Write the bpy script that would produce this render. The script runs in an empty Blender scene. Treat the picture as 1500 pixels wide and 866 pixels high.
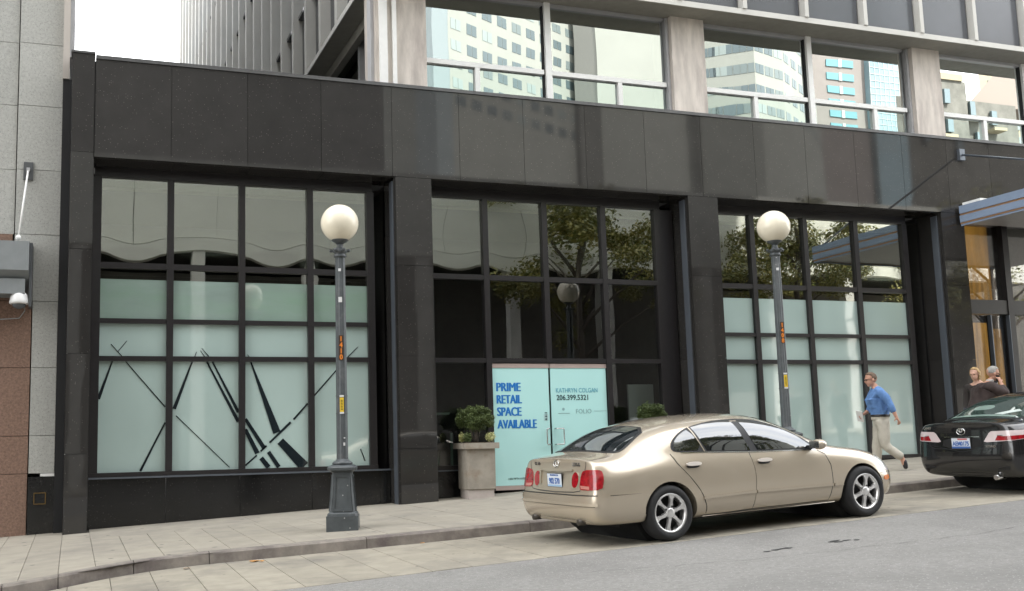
import bpy, bmesh, math, random
from mathutils import Vector, Matrix, Euler
from mathutils.bvhtree import BVHTree
from mathutils import noise as mnoise

# ------------------------------------------------------------------ camera, sky, sun, exposure
S = bpy.context.scene
COL = S.collection
YAW, PITCH, ROLL = 0.3310, 0.1245, 0.0222
cam_data = bpy.data.cameras.new("camera")
cam = bpy.data.objects.new("camera", cam_data)
COL.objects.link(cam)
cam_data.sensor_width = 36.0
cam_data.lens = 1499.13 / 1500 * 36.0
cam_data.shift_x = (750 - 620.62) / 1500
cam_data.shift_y = -(433 - 459.35) / 1500
cam_data.clip_start = 0.05
cam_data.clip_end = 3000
cy_, sy_ = math.cos(YAW), math.sin(YAW)
cp_, sp_ = math.cos(PITCH), math.sin(PITCH)
R0 = Vector((cy_, -sy_, 0)); F0 = Vector((sy_*cp_, cy_*cp_, sp_)); U0 = Vector((-sy_*sp_, -cy_*sp_, cp_))
cr_, sr_ = math.cos(ROLL), math.sin(ROLL)
ax_x = R0*cr_ - U0*sr_
ax_y = R0*sr_ + U0*cr_
ax_z = -F0
cam.matrix_world = Matrix(((ax_x.x, ax_y.x, ax_z.x, 0), (ax_x.y, ax_y.y, ax_z.y, -16.2), (ax_x.z, ax_y.z, ax_z.z, 1.6), (0, 0, 0, 1)))
S.camera = cam

SUN_ELEV, SUN_AZ = math.radians(48), math.radians(28)      # azimuth from +Y towards +X
world = bpy.data.worlds.new("World"); S.world = world; world.use_nodes = True
wn, wl = world.node_tree.nodes, world.node_tree.links
wn.clear()
w_out = wn.new('ShaderNodeOutputWorld'); w_bg = wn.new('ShaderNodeBackground')
w_sky = wn.new('ShaderNodeTexSky'); w_sky.sky_type = 'NISHITA'; w_sky.sun_disc = False
w_sky.sun_elevation = SUN_ELEV; w_sky.sun_rotation = SUN_AZ
w_tc = wn.new('ShaderNodeTexCoord'); w_map = wn.new('ShaderNodeMapping'); w_map.inputs['Scale'].default_value = (1.0, 1.0, 2.6)
w_noise = wn.new('ShaderNodeTexNoise'); w_noise.inputs['Scale'].default_value = 2.3; w_noise.inputs['Detail'].default_value = 7
w_noise.inputs['Roughness'].default_value = 0.58
w_ramp = wn.new('ShaderNodeValToRGB'); w_ramp.color_ramp.elements[0].position = 0.30; w_ramp.color_ramp.elements[1].position = 0.62
w_ramp.color_ramp.elements[0].color = (0.48, 0.48, 0.48, 1); w_ramp.color_ramp.elements[1].color = (1, 1, 1, 1)
w_mix = wn.new('ShaderNodeMix'); w_mix.data_type = 'RGBA'
w_mix.inputs[7].default_value = (6.85, 6.8, 6.65, 1)
w_bg.inputs['Strength'].default_value = 0.10
wl.new(w_tc.outputs['Generated'], w_map.inputs['Vector']); wl.new(w_map.outputs['Vector'], w_noise.inputs['Vector'])
wl.new(w_noise.outputs['Fac'], w_ramp.inputs['Fac']); wl.new(w_ramp.outputs['Color'], w_mix.inputs[0])
wl.new(w_sky.outputs['Color'], w_mix.inputs[6]); wl.new(w_mix.outputs[2], w_bg.inputs['Color'])
wl.new(w_bg.outputs['Background'], w_out.inputs['Surface'])

sun_data = bpy.data.lights.new("sun", 'SUN'); sun_data.energy = 2.0; sun_data.angle = math.radians(0.5); sun_data.color = (1.0, 0.97, 0.92)
sun = bpy.data.objects.new("sun", sun_data); COL.objects.link(sun)
sdir = Vector((math.sin(SUN_AZ)*math.cos(SUN_ELEV), math.cos(SUN_AZ)*math.cos(SUN_ELEV), math.sin(SUN_ELEV)))
sun.rotation_euler = sdir.to_track_quat('Z', 'Y').to_euler(); sun.location = (30, 60, 120)
S.view_settings.view_transform = 'Standard'; S.view_settings.look = 'None'; S.view_settings.gamma = 1; S.view_settings.use_curve_mapping = False
S.view_settings.exposure = 2.8
S.cycles.max_bounces = 8; S.cycles.glossy_bounces = 5; S.cycles.transparent_max_bounces = 12; S.cycles.caustics_reflective = False; S.cycles.caustics_refractive = False
S.cycles.use_denoising = True
S.cycles.sample_clamp_indirect = 6

# ------------------------------------------------------------------ small helpers
rnd = random.Random(7)
def srgb(r, g, b):
    f = lambda c: (c/255/12.92) if c/255 <= 0.04045 else ((c/255+0.055)/1.055)**2.4
    return (f(r), f(g), f(b), 1)

def tag(o, label=None, cat=None, group=None, kind=None):
    if label: o['label'] = label
    if cat: o['category'] = cat
    if group: o['group'] = group
    if kind: o['kind'] = kind
    return o

def empty(name, loc=(0, 0, 0), rot=(0, 0, 0)):
    o = bpy.data.objects.new(name, None); COL.objects.link(o)
    o.location = loc; o.rotation_euler = rot; o.empty_display_size = 0.2
    return o

def link(name, me, mat=None, parent=None, loc=None, rot=None):
    o = bpy.data.objects.new(name, me); COL.objects.link(o)
    if mat is not None and len(me.materials) == 0:
        for m in (mat if isinstance(mat, (list, tuple)) else [mat]): me.materials.append(m)
    if parent is not None: o.parent = parent
    if loc is not None: o.location = loc
    if rot is not None: o.rotation_euler = rot
    return o

class MB:
    """collects shapes into one mesh"""
    def __init__(s): s.bm = bmesh.new()
    def hexa(s, p, mi=0):
        v = [s.bm.verts.new(q) for q in p]
        for f in ((0,3,2,1),(4,5,6,7),(0,1,5,4),(1,2,6,5),(2,3,7,6),(3,0,4,7)):
            fc = s.bm.faces.new([v[i] for i in f]); fc.material_index = mi
        return s
    def box(s, x0, x1, y0, y1, z0, z1, mi=0):
        return s.hexa([(x0,y0,z0),(x1,y0,z0),(x1,y1,z0),(x0,y1,z0),(x0,y0,z1),(x1,y0,z1),(x1,y1,z1),(x0,y1,z1)], mi)
    def tube(s, pts, r, n=10, mi=0, cap=True):
        pts = [Vector(p) for p in pts]; rs = r if isinstance(r, (list, tuple)) else [r]*len(pts)
        rings = []; prev = None
        for i, p in enumerate(pts):
            d = (pts[min(i+1, len(pts)-1)] - pts[max(i-1, 0)]).normalized()
            if prev is None:
                a = Vector((0, 0, 1)) if abs(d.z) < 0.9 else Vector((1, 0, 0)); u = d.cross(a).normalized()
            else:
                u = (prev - d*prev.dot(d)).normalized()
            prev = u; w = d.cross(u)
            rings.append([s.bm.verts.new(p + (u*math.cos(t) + w*math.sin(t))*rs[i]) for t in [2*math.pi*k/n for k in range(n)]])
        for a, b in zip(rings, rings[1:]):
            for k in range(n):
                f = s.bm.faces.new((a[k], a[(k+1) % n], b[(k+1) % n], b[k])); f.material_index = mi; f.smooth = True
        if cap:
            for rr in (rings[0][::-1], rings[-1]):
                f = s.bm.faces.new(rr); f.material_index = mi
        return s
    def lathe(s, prof, c=(0, 0, 0), axis='Z', n=24, mi=0, phase=0.0, smooth=True, cap=True):
        c = Vector(c); rings = []
        for (r, h) in prof:
            ring = []
            for k in range(n):
                t = 2*math.pi*k/n + phase
                a, b = r*math.cos(t), r*math.sin(t)
                ring.append(s.bm.verts.new(c + (Vector((a, b, h)) if axis == 'Z' else Vector((a, h, b)) if axis == 'Y' else Vector((h, a, b)))))
            rings.append(ring)
        for a, b in zip(rings, rings[1:]):
            for k in range(n):
                f = s.bm.faces.new((a[k], a[(k+1) % n], b[(k+1) % n], b[k])); f.material_index = mi; f.smooth = smooth
        if cap:
            for rr in (rings[0][::-1], rings[-1]):
                f = s.bm.faces.new(rr); f.material_index = mi
        return s
    def ball(s, c, r, mi=0, u=20, v=12):
        r = r if isinstance(r, (list, tuple)) else (r, r, r)
        g = bmesh.ops.create_uvsphere(s.bm, u_segments=u, v_segments=v, radius=1.0, matrix=Matrix.Translation(c) @ Matrix.Diagonal((r[0], r[1], r[2], 1)))
        for vv in g['verts']:
            for f in vv.link_faces: f.smooth = True; f.material_index = mi
        return s
    def quad(s, a, b, c, d, mi=0):
        f = s.bm.faces.new([s.bm.verts.new(q) for q in (a, b, c, d)]); f.material_index = mi
        return s
    def poly(s, pts, ext, mi=0):
        """polygon pts (list of 3D) extruded by vector ext"""
        e = Vector(ext); a = [s.bm.verts.new(Vector(p)) for p in pts]; b = [s.bm.verts.new(Vector(p)+e) for p in pts]
        n = len(pts)
        s.bm.faces.new(a).material_index = mi; s.bm.faces.new(b[::-1]).material_index = mi
        for i in range(n): s.bm.faces.new((a[i], b[i], b[(i+1) % n], a[(i+1) % n])).material_index = mi
        return s
    def bevel(s, w, seg=2):
        es = [e for e in s.bm.edges if len(e.link_faces) == 2 and e.calc_face_angle(0) > 0.5]
        bmesh.ops.bevel(s.bm, geom=es, offset=w, segments=seg, affect='EDGES', profile=0.6, clamp_overlap=True)
        return s
    def mesh(s, name):
        bmesh.ops.recalc_face_normals(s.bm, faces=s.bm.faces)
        me = bpy.data.meshes.new(name); s.bm.to_mesh(me); s.bm.free(); return me
    def build(s, name, mat, parent=None, loc=None, rot=None):
        return link(name, s.mesh(name), mat, parent, loc, rot)

def boxpart(name, mat, parent, x0, x1, y0, y1, z0, z1, bev=0.0):
    m = MB().box(x0, x1, y0, y1, z0, z1)
    if bev: m.bevel(bev, 1)
    return m.build(name, mat, parent)

# ------------------------------------------------------------------ materials
MATS = {}
def N(nt, t, **kw):
    n = nt.nodes.new(t)
    for k, v in kw.items():
        if hasattr(n, k): setattr(n, k, v)
        else: n.inputs[k].default_value = v
    return n
def pmat(name, base, rough=0.5, metal=0.0, spec=0.5, var=0.0, scale=6.0, detail=5, bump=0.0, bscale=40.0, speck=None, coat=0.0, rand=0.0, tint=None, emis=None, stretch=None, tscale=1.3):
    """principled material in world coordinates: base colour varied by noise, optional specks, bump, per-object variation, stains"""
    m = bpy.data.materials.new(name); m.use_nodes = True; nt = m.node_tree; L = nt.links
    b = nt.nodes['Principled BSDF']
    b.inputs['Roughness'].default_value = rough; b.inputs['Metallic'].default_value = metal
    b.inputs['Specular IOR Level'].default_value = spec; b.inputs['Coat Weight'].default_value = coat; b.inputs['Coat Roughness'].default_value = 0.03
    b.inputs['Base Color'].default_value = base
    geo = N(nt, 'ShaderNodeNewGeometry'); vec = geo.outputs['Position']
    if stretch:
        mp = N(nt, 'ShaderNodeMapping'); mp.inputs['Scale'].default_value = stretch; L.new(vec, mp.inputs['Vector']); vec = mp.outputs['Vector']
    col = None
    if var or rand or speck or tint:
        rgb = N(nt, 'ShaderNodeRGB'); rgb.outputs[0].default_value = base; col = rgb.outputs[0]
    if var:
        no = N(nt, 'ShaderNodeTexNoise', Scale=scale, Detail=detail, Roughness=0.6); L.new(vec, no.inputs['Vector'])
        mr = N(nt, 'ShaderNodeMapRange'); mr.inputs[1].default_value = 0.25; mr.inputs[2].default_value = 0.75
        mr.inputs[3].default_value = 1-var; mr.inputs[4].default_value = 1+var
        L.new(no.outputs['Fac'], mr.inputs[0])
        mu = N(nt, 'ShaderNodeVectorMath', operation='SCALE'); L.new(col, mu.inputs[0]); L.new(mr.outputs[0], mu.inputs['Scale']); col = mu.outputs[0]
    if rand:
        oi = N(nt, 'ShaderNodeObjectInfo')
        mr = N(nt, 'ShaderNodeMapRange'); mr.inputs[3].default_value = 1-rand; mr.inputs[4].default_value = 1+rand
        L.new(oi.outputs['Random'], mr.inputs[0])
        mu = N(nt, 'ShaderNodeVectorMath', operation='SCALE'); L.new(col, mu.inputs[0]); L.new(mr.outputs[0], mu.inputs['Scale']); col = mu.outputs[0]
    if tint:
        no = N(nt, 'ShaderNodeTexNoise', Scale=tscale, Detail=6, Roughness=0.65); L.new(vec, no.inputs['Vector'])
        rp = N(nt, 'ShaderNodeValToRGB'); rp.color_ramp.elements[0].position = tint[1]; rp.color_ramp.elements[1].position = tint[2]
        L.new(no.outputs['Fac'], rp.inputs['Fac'])
        mx = N(nt, 'ShaderNodeMix', data_type='RGBA'); L.new(rp.outputs['Color'], mx.inputs[0]); L.new(col, mx.inputs[6]); mx.inputs[7].default_value = tint[0]; col = mx.outputs[2]
    if speck:
        vo = N(nt, 'ShaderNodeTexVoronoi', Scale=speck[1]); L.new(geo.outputs['Position'], vo.inputs['Vector'])
        rp = N(nt, 'ShaderNodeValToRGB'); rp.color_ramp.interpolation = 'LINEAR'
        rp.color_ramp.elements[0].position = speck[2]; rp.color_ramp.elements[0].color = (1, 1, 1, 1)
        rp.color_ramp.elements[1].position = speck[2]+0.05; rp.color_ramp.elements[1].color = (0, 0, 0, 1)
        L.new(vo.outputs['Distance'], rp.inputs['Fac'])
        sel = N(nt, 'ShaderNodeSeparateColor'); L.new(vo.outputs['Color'], sel.inputs[0])
        gt = N(nt, 'ShaderNodeMath', operation='GREATER_THAN'); gt.inputs[1].default_value = speck[3] if len(speck) > 3 else 0.5
        L.new(sel.outputs[0], gt.inputs[0])
        mm = N(nt, 'ShaderNodeMath', operation='MULTIPLY'); L.new(rp.outputs['Color'], mm.inputs[0]); L.new(gt.outputs[0], mm.inputs[1])
        mx = N(nt, 'ShaderNodeMix', data_type='RGBA'); L.new(mm.outputs[0], mx.inputs[0]); L.new(col, mx.inputs[6]); mx.inputs[7].default_value = speck[0]; col = mx.outputs[2]
    if col is not None: L.new(col, b.inputs['Base Color'])
    if bump:
        no = N(nt, 'ShaderNodeTexNoise', Scale=bscale, Detail=4); L.new(vec, no.inputs['Vector'])
        bp = N(nt, 'ShaderNodeBump', Strength=bump, Distance=0.02); L.new(no.outputs['Fac'], bp.inputs['Height']); L.new(bp.outputs['Normal'], b.inputs['Normal'])
    if emis and col is not None: L.new(col, b.inputs['Emission Color'])
    if emis:
        b.inputs['Emission Color'].default_value = emis[0]; b.inputs['Emission Strength'].default_value = emis[1]
    MATS[name] = m
    return m

def glassmat(name, tint=(0.5, 0.5, 0.5, 1), refl=0.35, gcol=(1, 1, 1, 1), rough=0.0, fres=False, wav=0.0):
    m = bpy.data.materials.new(name); m.use_nodes = True; nt = m.node_tree; L = nt.links
    nt.nodes.remove(nt.nodes['Principled BSDF']); out = nt.nodes['Material Output']
    t = N(nt, 'ShaderNodeBsdfTransparent'); t.inputs['Color'].default_value = tint
    g = N(nt, 'ShaderNodeBsdfGlossy'); g.inputs['Color'].default_value = gcol; g.inputs['Roughness'].default_value = rough
    mx = N(nt, 'ShaderNodeMixShader')
    fr = N(nt, 'ShaderNodeLayerWeight'); fr.inputs['Blend'].default_value = 0.25
    mr = N(nt, 'ShaderNodeMapRange'); mr.inputs[3].default_value = refl; mr.inputs[4].default_value = min(1.0, refl+0.6)
    L.new(fr.outputs['Fresnel'], mr.inputs[0]); L.new(mr.outputs[0], mx.inputs[0])
    if wav:
        geo = N(nt, 'ShaderNodeNewGeometry'); no = N(nt, 'ShaderNodeTexNoise', Scale=0.9, Detail=1); L.new(geo.outputs['Position'], no.inputs['Vector'])
        bp = N(nt, 'ShaderNodeBump', Strength=1.0, Distance=wav); L.new(no.outputs['Fac'], bp.inputs['Height']); L.new(bp.outputs['Normal'], g.inputs['Normal'])
    L.new(t.outputs[0], mx.inputs[1]); L.new(g.outputs[0], mx.inputs[2]); L.new(mx.outputs[0], out.inputs['Surface'])
    MATS[name] = m
    return m

GRANITE = pmat('polished_black_granite', (0.031, 0.0295, 0.028, 1), rough=0.03, spec=0.55, var=0.15, scale=2.2, speck=((0.15, 0.14, 0.125, 1), 36.0, 0.15, 0.82), rand=0.12)
GRANITE_BASE = pmat('dark_granite_base', (0.012, 0.012, 0.012, 1), rough=0.16, spec=0.5, var=0.35, scale=3.0, speck=((0.12, 0.11, 0.10, 1), 34.0, 0.12, 0.75), rand=0.15)
DARK_GAP = pmat('dark_joint', (0.008, 0.008, 0.009, 1), rough=0.7)
COPING = pmat('coping_metal', (0.10, 0.10, 0.10, 1), rough=0.45, metal=0.3, var=0.2)
FRAME = pmat('dark_bronze_frame', (0.018, 0.016, 0.017, 1), rough=0.32, spec=0.5, var=0.2, scale=8)
STRIP = pmat('grey_metal_strip', (0.16, 0.18, 0.21, 1), rough=0.35, metal=0.6)
FILM = pmat('frosted_mint_film', (0.41, 0.525, 0.495, 1), rough=0.03, spec=0.5, coat=1.0, var=0.09, scale=0.6, detail=2)
FILM_REFLECTED = pmat('film_reflected_greens', (0.28, 0.365, 0.33, 1), rough=0.03, spec=0.5, coat=1.0, var=0.10, scale=1.6, detail=4, tint=((0.25, 0.37, 0.29, 1), 0.40, 0.75), stretch=(0.7, 1, 2.2), tscale=1.0)  # same film with reflected greens and shadow tones painted into its colour
DOOR_FILM = pmat('turquoise_door_film', (0.47, 0.77, 0.75, 1), rough=0.06, spec=0.5, var=0.03, scale=0.8, detail=2)
GRAPHIC = pmat('clear_cut_line', (0.010, 0.016, 0.020, 1), rough=0.03, spec=0.6)
SHOPGLASS = glassmat('shop_glass', (0.62, 0.66, 0.62, 1), 0.27, (0.95, 0.97, 0.90, 1), rough=0.005)
SHOPGLASS_IN = glassmat('inner_shop_glass', (0.75, 0.78, 0.74, 1), 0.13, (0.93, 0.97, 0.90, 1))
for m_ in (FILM, FILM_REFLECTED): m_.node_tree.nodes['Principled BSDF'].inputs['Coat IOR'].default_value = 2.1
DOORGLASS = glassmat('lower_shop_glass', (0.7, 0.76, 0.74, 1), 0.13)
UPGLASS = glassmat('mirror_glass', (0.25, 0.28, 0.27, 1), 0.54, (0.95, 1.0, 0.98, 1), wav=0.00025)
UPGLASS_LOW = glassmat('mirror_glass_green', (0.25, 0.30, 0.28, 1), 0.50, (0.86, 0.97, 0.93, 1), wav=0.00025)
CONCRETE = pmat('weathered_concrete_column', (0.62, 0.565, 0.51, 1), rough=0.8, var=0.22, scale=2.4, bump=0.10, bscale=60, tint=((0.36, 0.315, 0.29, 1), 0.50, 0.78), stretch=(2.2, 2.2, 0.5))
WHITE_ALU = pmat('white_window_aluminium', (0.82, 0.82, 0.80, 1), rough=0.45, var=0.05)
ALU_GREY = pmat('grey_aluminium', (0.44, 0.44, 0.45, 1), rough=0.45, metal=0.2, var=0.08)
FINMAT = pmat('pale_stone_fin', (0.56, 0.55, 0.515, 1), rough=0.7, var=0.08, scale=1.5)
SPANDREL = pmat('grey_spandrel', (0.095, 0.10, 0.112, 1), rough=0.18, spec=0.5, var=0.15, scale=0.5)
TOWERGLASS = pmat('tower_window', (0.10, 0.14, 0.19, 1), rough=0.05, spec=0.8)
SOFFIT = pmat('grey_soffit', (0.30, 0.29, 0.25, 1), rough=0.8, var=0.1)
GREYSTONE = pmat('light_grey_granite', (0.40, 0.40, 0.375, 1), rough=0.75, var=0.16, scale=26, detail=3, bump=0.15, bscale=90, speck=((0.17, 0.17, 0.16, 1), 55.0, 0.22, 0.45), rand=0.05)
REDSTONE = pmat('rough_red_granite', (0.215, 0.135, 0.10, 1), rough=0.9, var=0.4, scale=30, bump=0.5, bscale=35, speck=((0.10, 0.07, 0.06, 1), 45.0, 0.2, 0.5))
PAVING = pmat('concrete_paving', (0.300, 0.273, 0.225, 1), rough=0.9, var=0.12, scale=3.5, bump=0.08, bscale=90, rand=0.05, tint=((0.205, 0.188, 0.165, 1), 0.48, 0.78), speck=((0.12, 0.11, 0.10, 1), 3.5, 0.085, 0.5))
PAVING2 = pmat('pavement_joint', (0.07, 0.062, 0.055, 1), rough=0.95, var=0.2, scale=12)
KERBMAT = pmat('kerb_stone', (0.225, 0.20, 0.175, 1), rough=0.9, var=0.28, scale=6, bump=0.12, bscale=70, tint=((0.115, 0.095, 0.09, 1), 0.45, 0.68), tscale=2.2)
LANE = pmat('parking_lane_concrete', (0.300, 0.273, 0.22, 1), rough=0.92, var=0.16, scale=4.0, bump=0.10, bscale=120, rand=0.05, tint=((0.16, 0.148, 0.13, 1), 0.47, 0.78), speck=((0.10, 0.09, 0.08, 1), 5.0, 0.06, 0.5))
ASPHALT = pmat('asphalt', (0.225, 0.219, 0.207, 1), rough=0.92, var=0.22, scale=22, detail=9, bump=0.6, bscale=70, speck=((0.36, 0.35, 0.335, 1), 34.0, 0.20, 0.62), tint=((0.165, 0.160, 0.152, 1), 0.45, 0.72), tscale=.55)
PATCH = pmat('dark_road_patch', (0.05, 0.05, 0.05, 1), rough=0.95, var=0.3, scale=30)
WHITEPAINT = pmat('road_paint', (0.62, 0.62, 0.60, 1), rough=0.8, var=0.1, scale=20)
ROOM = pmat('dark_shop_interior', (0.035, 0.034, 0.032, 1), rough=0.9, var=0.2)
ROOM2 = pmat('shop_interior_white', (0.30, 0.31, 0.29, 1), rough=0.8)
IRON = pmat('painted_cast_iron', (0.068, 0.077, 0.082, 1), rough=0.42, spec=0.5, var=0.22, scale=9, tint=((0.13, 0.135, 0.14, 1), 0.55, 0.75), tscale=4.0, speck=((0.42, 0.42, 0.41, 1), 16.0, 0.10, 0.86))
GLOBE = pmat('opal_globe', (0.84, 0.77, 0.62, 1), rough=0.14, spec=0.5, var=0.06, scale=5, tint=((0.62, 0.54, 0.40, 1), 0.58, 0.85), tscale=6.0)
# ------------------------------------------------------------------ ground
def clampx(X): return max(-40.0, min(70.0, X))
def zs(X, Y): return 0.366 + 0.0428*clampx(X) + 0.006*max(Y, -8)      # pavement
def zr(X, Y): return 0.205 + 0.0428*clampx(X) + 0.004*(max(Y, -30)+4.1)   # carriageway
KERB = [(-6, -6.9), (-3, -6.2), (-1.2, -5.55), (-0.6, -5.25), (-0.11, -4.9), (0.26, -4.55), (0.695, -4.30), (1.02, -4.18), (1.406, -4.13), (2.13, -4.15), (3.4, -4.2), (5.5, -4.2), (11.65, -4.0), (26, -3.55), (60, -2.6)]
def kerb_y(X):
    for (a, ya), (b, yb) in zip(KERB, KERB[1:]):
        if a <= X <= b: return ya + (yb-ya)*(X-a)/(b-a)
    return KERB[0][1] if X < KERB[0][0] else KERB[-1][1]
def lane_y(X): return -6.73 + 0.056*X if X > -6 else -7.07

gm = bmesh.new()
xs = [-600, -300, -120, -60, -40] + list(range(-38, 70, 6)) + [70, 120, 300, 700]
ys = [-700, -300, -120, -60, -40, -30, -24, -16.9, -12, -8, -6.9, -4.5, -2, 0, 6, 40, 200, 700]
gv = [[gm.verts.new((x, y, zr(x, y)-0.03)) for y in ys] for x in xs]
for i in range(len(xs)-1):
    for j in range(len(ys)-1): gm.faces.new((gv[i][j], gv[i+1][j], gv[i+1][j+1], gv[i][j+1]))
me = bpy.data.meshes.new('ground'); gm.to_mesh(me); gm.free()
ground = tag(link('ground', me, ASPHALT), kind='structure')
# carriageway sheet with a fine grid
road_mb = MB()
for X0 in range(-39, 69, 3):
    a, b = X0, X0+3
    road_mb.quad((a, -16.9, zr(a, -16.9)), (b, -16.9, zr(b, -16.9)), (b, lane_y(b), zr(b, lane_y(b))), (a, lane_y(a), zr(a, lane_y(a))))
road = tag(road_mb.build('road', ASPHALT), kind='structure')
# dark patches and a white line on the road
def flat_blob(name, mat, c, rx, ry, parent, seed, dz=0.004, n=14):
    r = random.Random(seed); mb = MB(); pts = []
    for k in range(n):
        t = 2*math.pi*k/n; q = 0.7 + 0.5*r.random(); x, y = c[0]+rx*q*math.cos(t), c[1]+ry*q*math.sin(t)
        pts.append((x, y, zr(x, y)+dz))
    mb.poly(pts, (0, 0, 0.002)); return mb.build(name, mat, parent)
def patch_cluster(cx, cy, n, seed):
    r = random.Random(seed)
    for k in range(n): flat_blob('road_patch', PATCH, (cx+r.uniform(-.16, .16), cy+r.uniform(-.05, .05)), r.uniform(.02, .065), r.uniform(.012, .03), road, seed*10+k, dz=.003+.0004*k)
patch_cluster(7.45, -7.55, 6, 1); patch_cluster(6.55, -7.62, 6, 2); patch_cluster(3.9, -9.0, 4, 5); patch_cluster(9.6, -8.3, 3, 7)
CRK = pmat('road_crack', (.045, .044, .043, 1), rough=.95)
def crack(pts, w, seed):
    r = random.Random(seed); mb = MB(); q = []
    for (a, b), (c, d) in zip(pts, pts[1:]):
        n = 14
        for i in range(n): t = i/n; q.append((a+(c-a)*t+r.gauss(0, .012), b+(d-b)*t+r.gauss(0, .018)))
    for (a, b), (c, d) in zip(q, q[1:]):
        ww = w*r.uniform(.4, 1.2)
        mb.quad((a, b-ww, zr(a, b)+.003), (c, d-ww, zr(c, d)+.003), (c, d+ww, zr(c, d)+.003), (a, b+ww, zr(a, b)+.003))
    mb.build('road_crack', CRK, road)
crack([(4.5, -7.6), (6.0, -8.0), (8.5, -8.1), (10.5, -7.7)], .004, 2); crack([(9.5, -6.9), (11.2, -7.5), (13, -7.4)], .004, 3)
STAIN = pmat('oil_stain', (.12, .115, .105, 1), rough=.6, var=.25, scale=14)
MB().hexa([(9.2, -9.75, zr(9.2, -9.75)+.004), (20, -9.0, zr(20, -9)+.004), (20, -8.86, zr(20, -8.86)+.004), (9.2, -9.61, zr(9.2, -9.61)+.004),
           (9.2, -9.75, zr(9.2, -9.75)+.007), (20, -9.0, zr(20, -9)+.007), (20, -8.86, zr(20, -8.86)+.007), (9.2, -9.61, zr(9.2, -9.61)+.007)]).build('painted_line', WHITEPAINT, road)

def slab(name, mat, parent, poly, zf, th=0.05, dz=0.0, bev=0.004):
    mb = MB(); n = len(poly)
    top = [mb.bm.verts.new((x, y, zf(x, y)+dz)) for x, y in poly]
    # chamfered rim: a slightly larger ring just below the top
    cx = sum(p[0] for p in poly)/n; cyy = sum(p[1] for p in poly)/n
    rim = [mb.bm.verts.new((x+(x-cx)/max(abs(x-cx), 1e-6)*bev, y+(y-cyy)/max(abs(y-cyy), 1e-6)*bev, zf(x, y)+dz-bev)) for x, y in poly]
    bot = [mb.bm.verts.new((v.co.x, v.co.y, v.co.z-th)) for v in rim]
    mb.bm.faces.new(top)
    for i in range(n):
        j = (i+1) % n
        mb.bm.faces.new((top[i], rim[i], rim[j], top[j])); mb.bm.faces.new((rim[i], bot[i], bot[j], rim[j]))
    return mb.build(name, mat, parent)

# pavement bed (seen only in the joints) and its slabs
bed = MB()
for a, b in zip(range(-6, 60), range(-5, 61)):
    bed.quad((a, kerb_y(a)+.02, zs(a, kerb_y(a))-0.012), (b, kerb_y(b)+.02, zs(b, kerb_y(b))-0.012), (b, 3.0, zs(b, 3)-0.012), (a, 3.0, zs(a, 3)-0.012))
pavement = tag(bed.build('pavement', PAVING2), kind='structure')
G = 0.006
jx = [-0.49 + 0.3765*k for k in range(-9, 72)]
for a, b in zip(jx, jx[1:]):
    k0, k1 = kerb_y(a)+0.155, kerb_y(b)+0.155
    dz = rnd.uniform(-.002, .002)
    if a < 0.15:
        slab('paving_slab', PAVING, pavement, [(a+G, k0), (b-G, k1), (b-G, 0.9 if b < -.1 else -0.03), (a+G, 0.9 if b < -.1 else -0.03)], zs, dz=dz)
    else:
        y1 = -1.05 if b < 4.6 else -0.03
        ym = (k0+y1)/2 if b > 4.6 else None
        if ym is None:
            slab('paving_slab', PAVING, pavement, [(a+G, k0), (b-G, k1), (b-G, y1), (a+G, y1)], zs, dz=dz)
        else:
            slab('paving_slab', PAVING, pavement, [(a+G, k0), (b-G, k1), (b-G, -2.05), (a+G, -2.05)], zs, dz=dz)
            slab('paving_slab', PAVING, pavement, [(a+G, -2.043), (b-G, -2.043), (b-G, y1), (a+G, y1)], zs, dz=rnd.uniform(-.002, .002))
for a, b in [(0.26, 2.6), (2.6, 5.0)]:
    slab('paving_slab', PAVING, pavement, [(a+G, -1.043), (b-G, -1.043), (b-G, 0.6), (a+G, 0.6)], zs)
a = 5.0
while a < 26:
    slab('paving_slab', PAVING, pavement, [(a+G, -0.024), (a+1.5-G, -0.024), (a+1.5-G, 0.66), (a+G, 0.66)], zs); a += 1.5
# kerb stones
kx = [-5.4, -3.6, -2.0, -0.62, -0.11, 0.66, 1.5] + [3.36-0.02, 5.47] + [5.47+1.85*k for k in range(1, 16)]
for a, b in zip(kx, kx[1:]):
    n = max(2, int((b-a)/0.25)); mb = MB(); rows = []
    for i in range(n+1):
        x = a+0.004 + (b-a-0.008)*i/n; y = kerb_y(x); zt = zs(x, y); zb = zr(x, y)-0.06
        w = mnoise.noise(Vector((x*2.3, 4.0, 0)))*0.006
        prof = [(y-0.028+w, zb), (y-0.012+w, zt-0.022), (y+0.010, zt-0.002+w*.4), (y+0.05, zt+0.001), (y+0.15, zt), (y+0.15, zb)]
        rows.append([mb.bm.verts.new((x, q[0], q[1])) for q in prof])
    for r0, r1 in zip(rows, rows[1:]):
        for i in range(5): mb.bm.faces.new((r0[i], r1[i], r1[i+1], r0[i+1]))
    mb.bm.faces.new(rows[0]); mb.bm.faces.new(rows[-1][::-1])
    mb.build('kerb_stone', KERBMAT, pavement)
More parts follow.
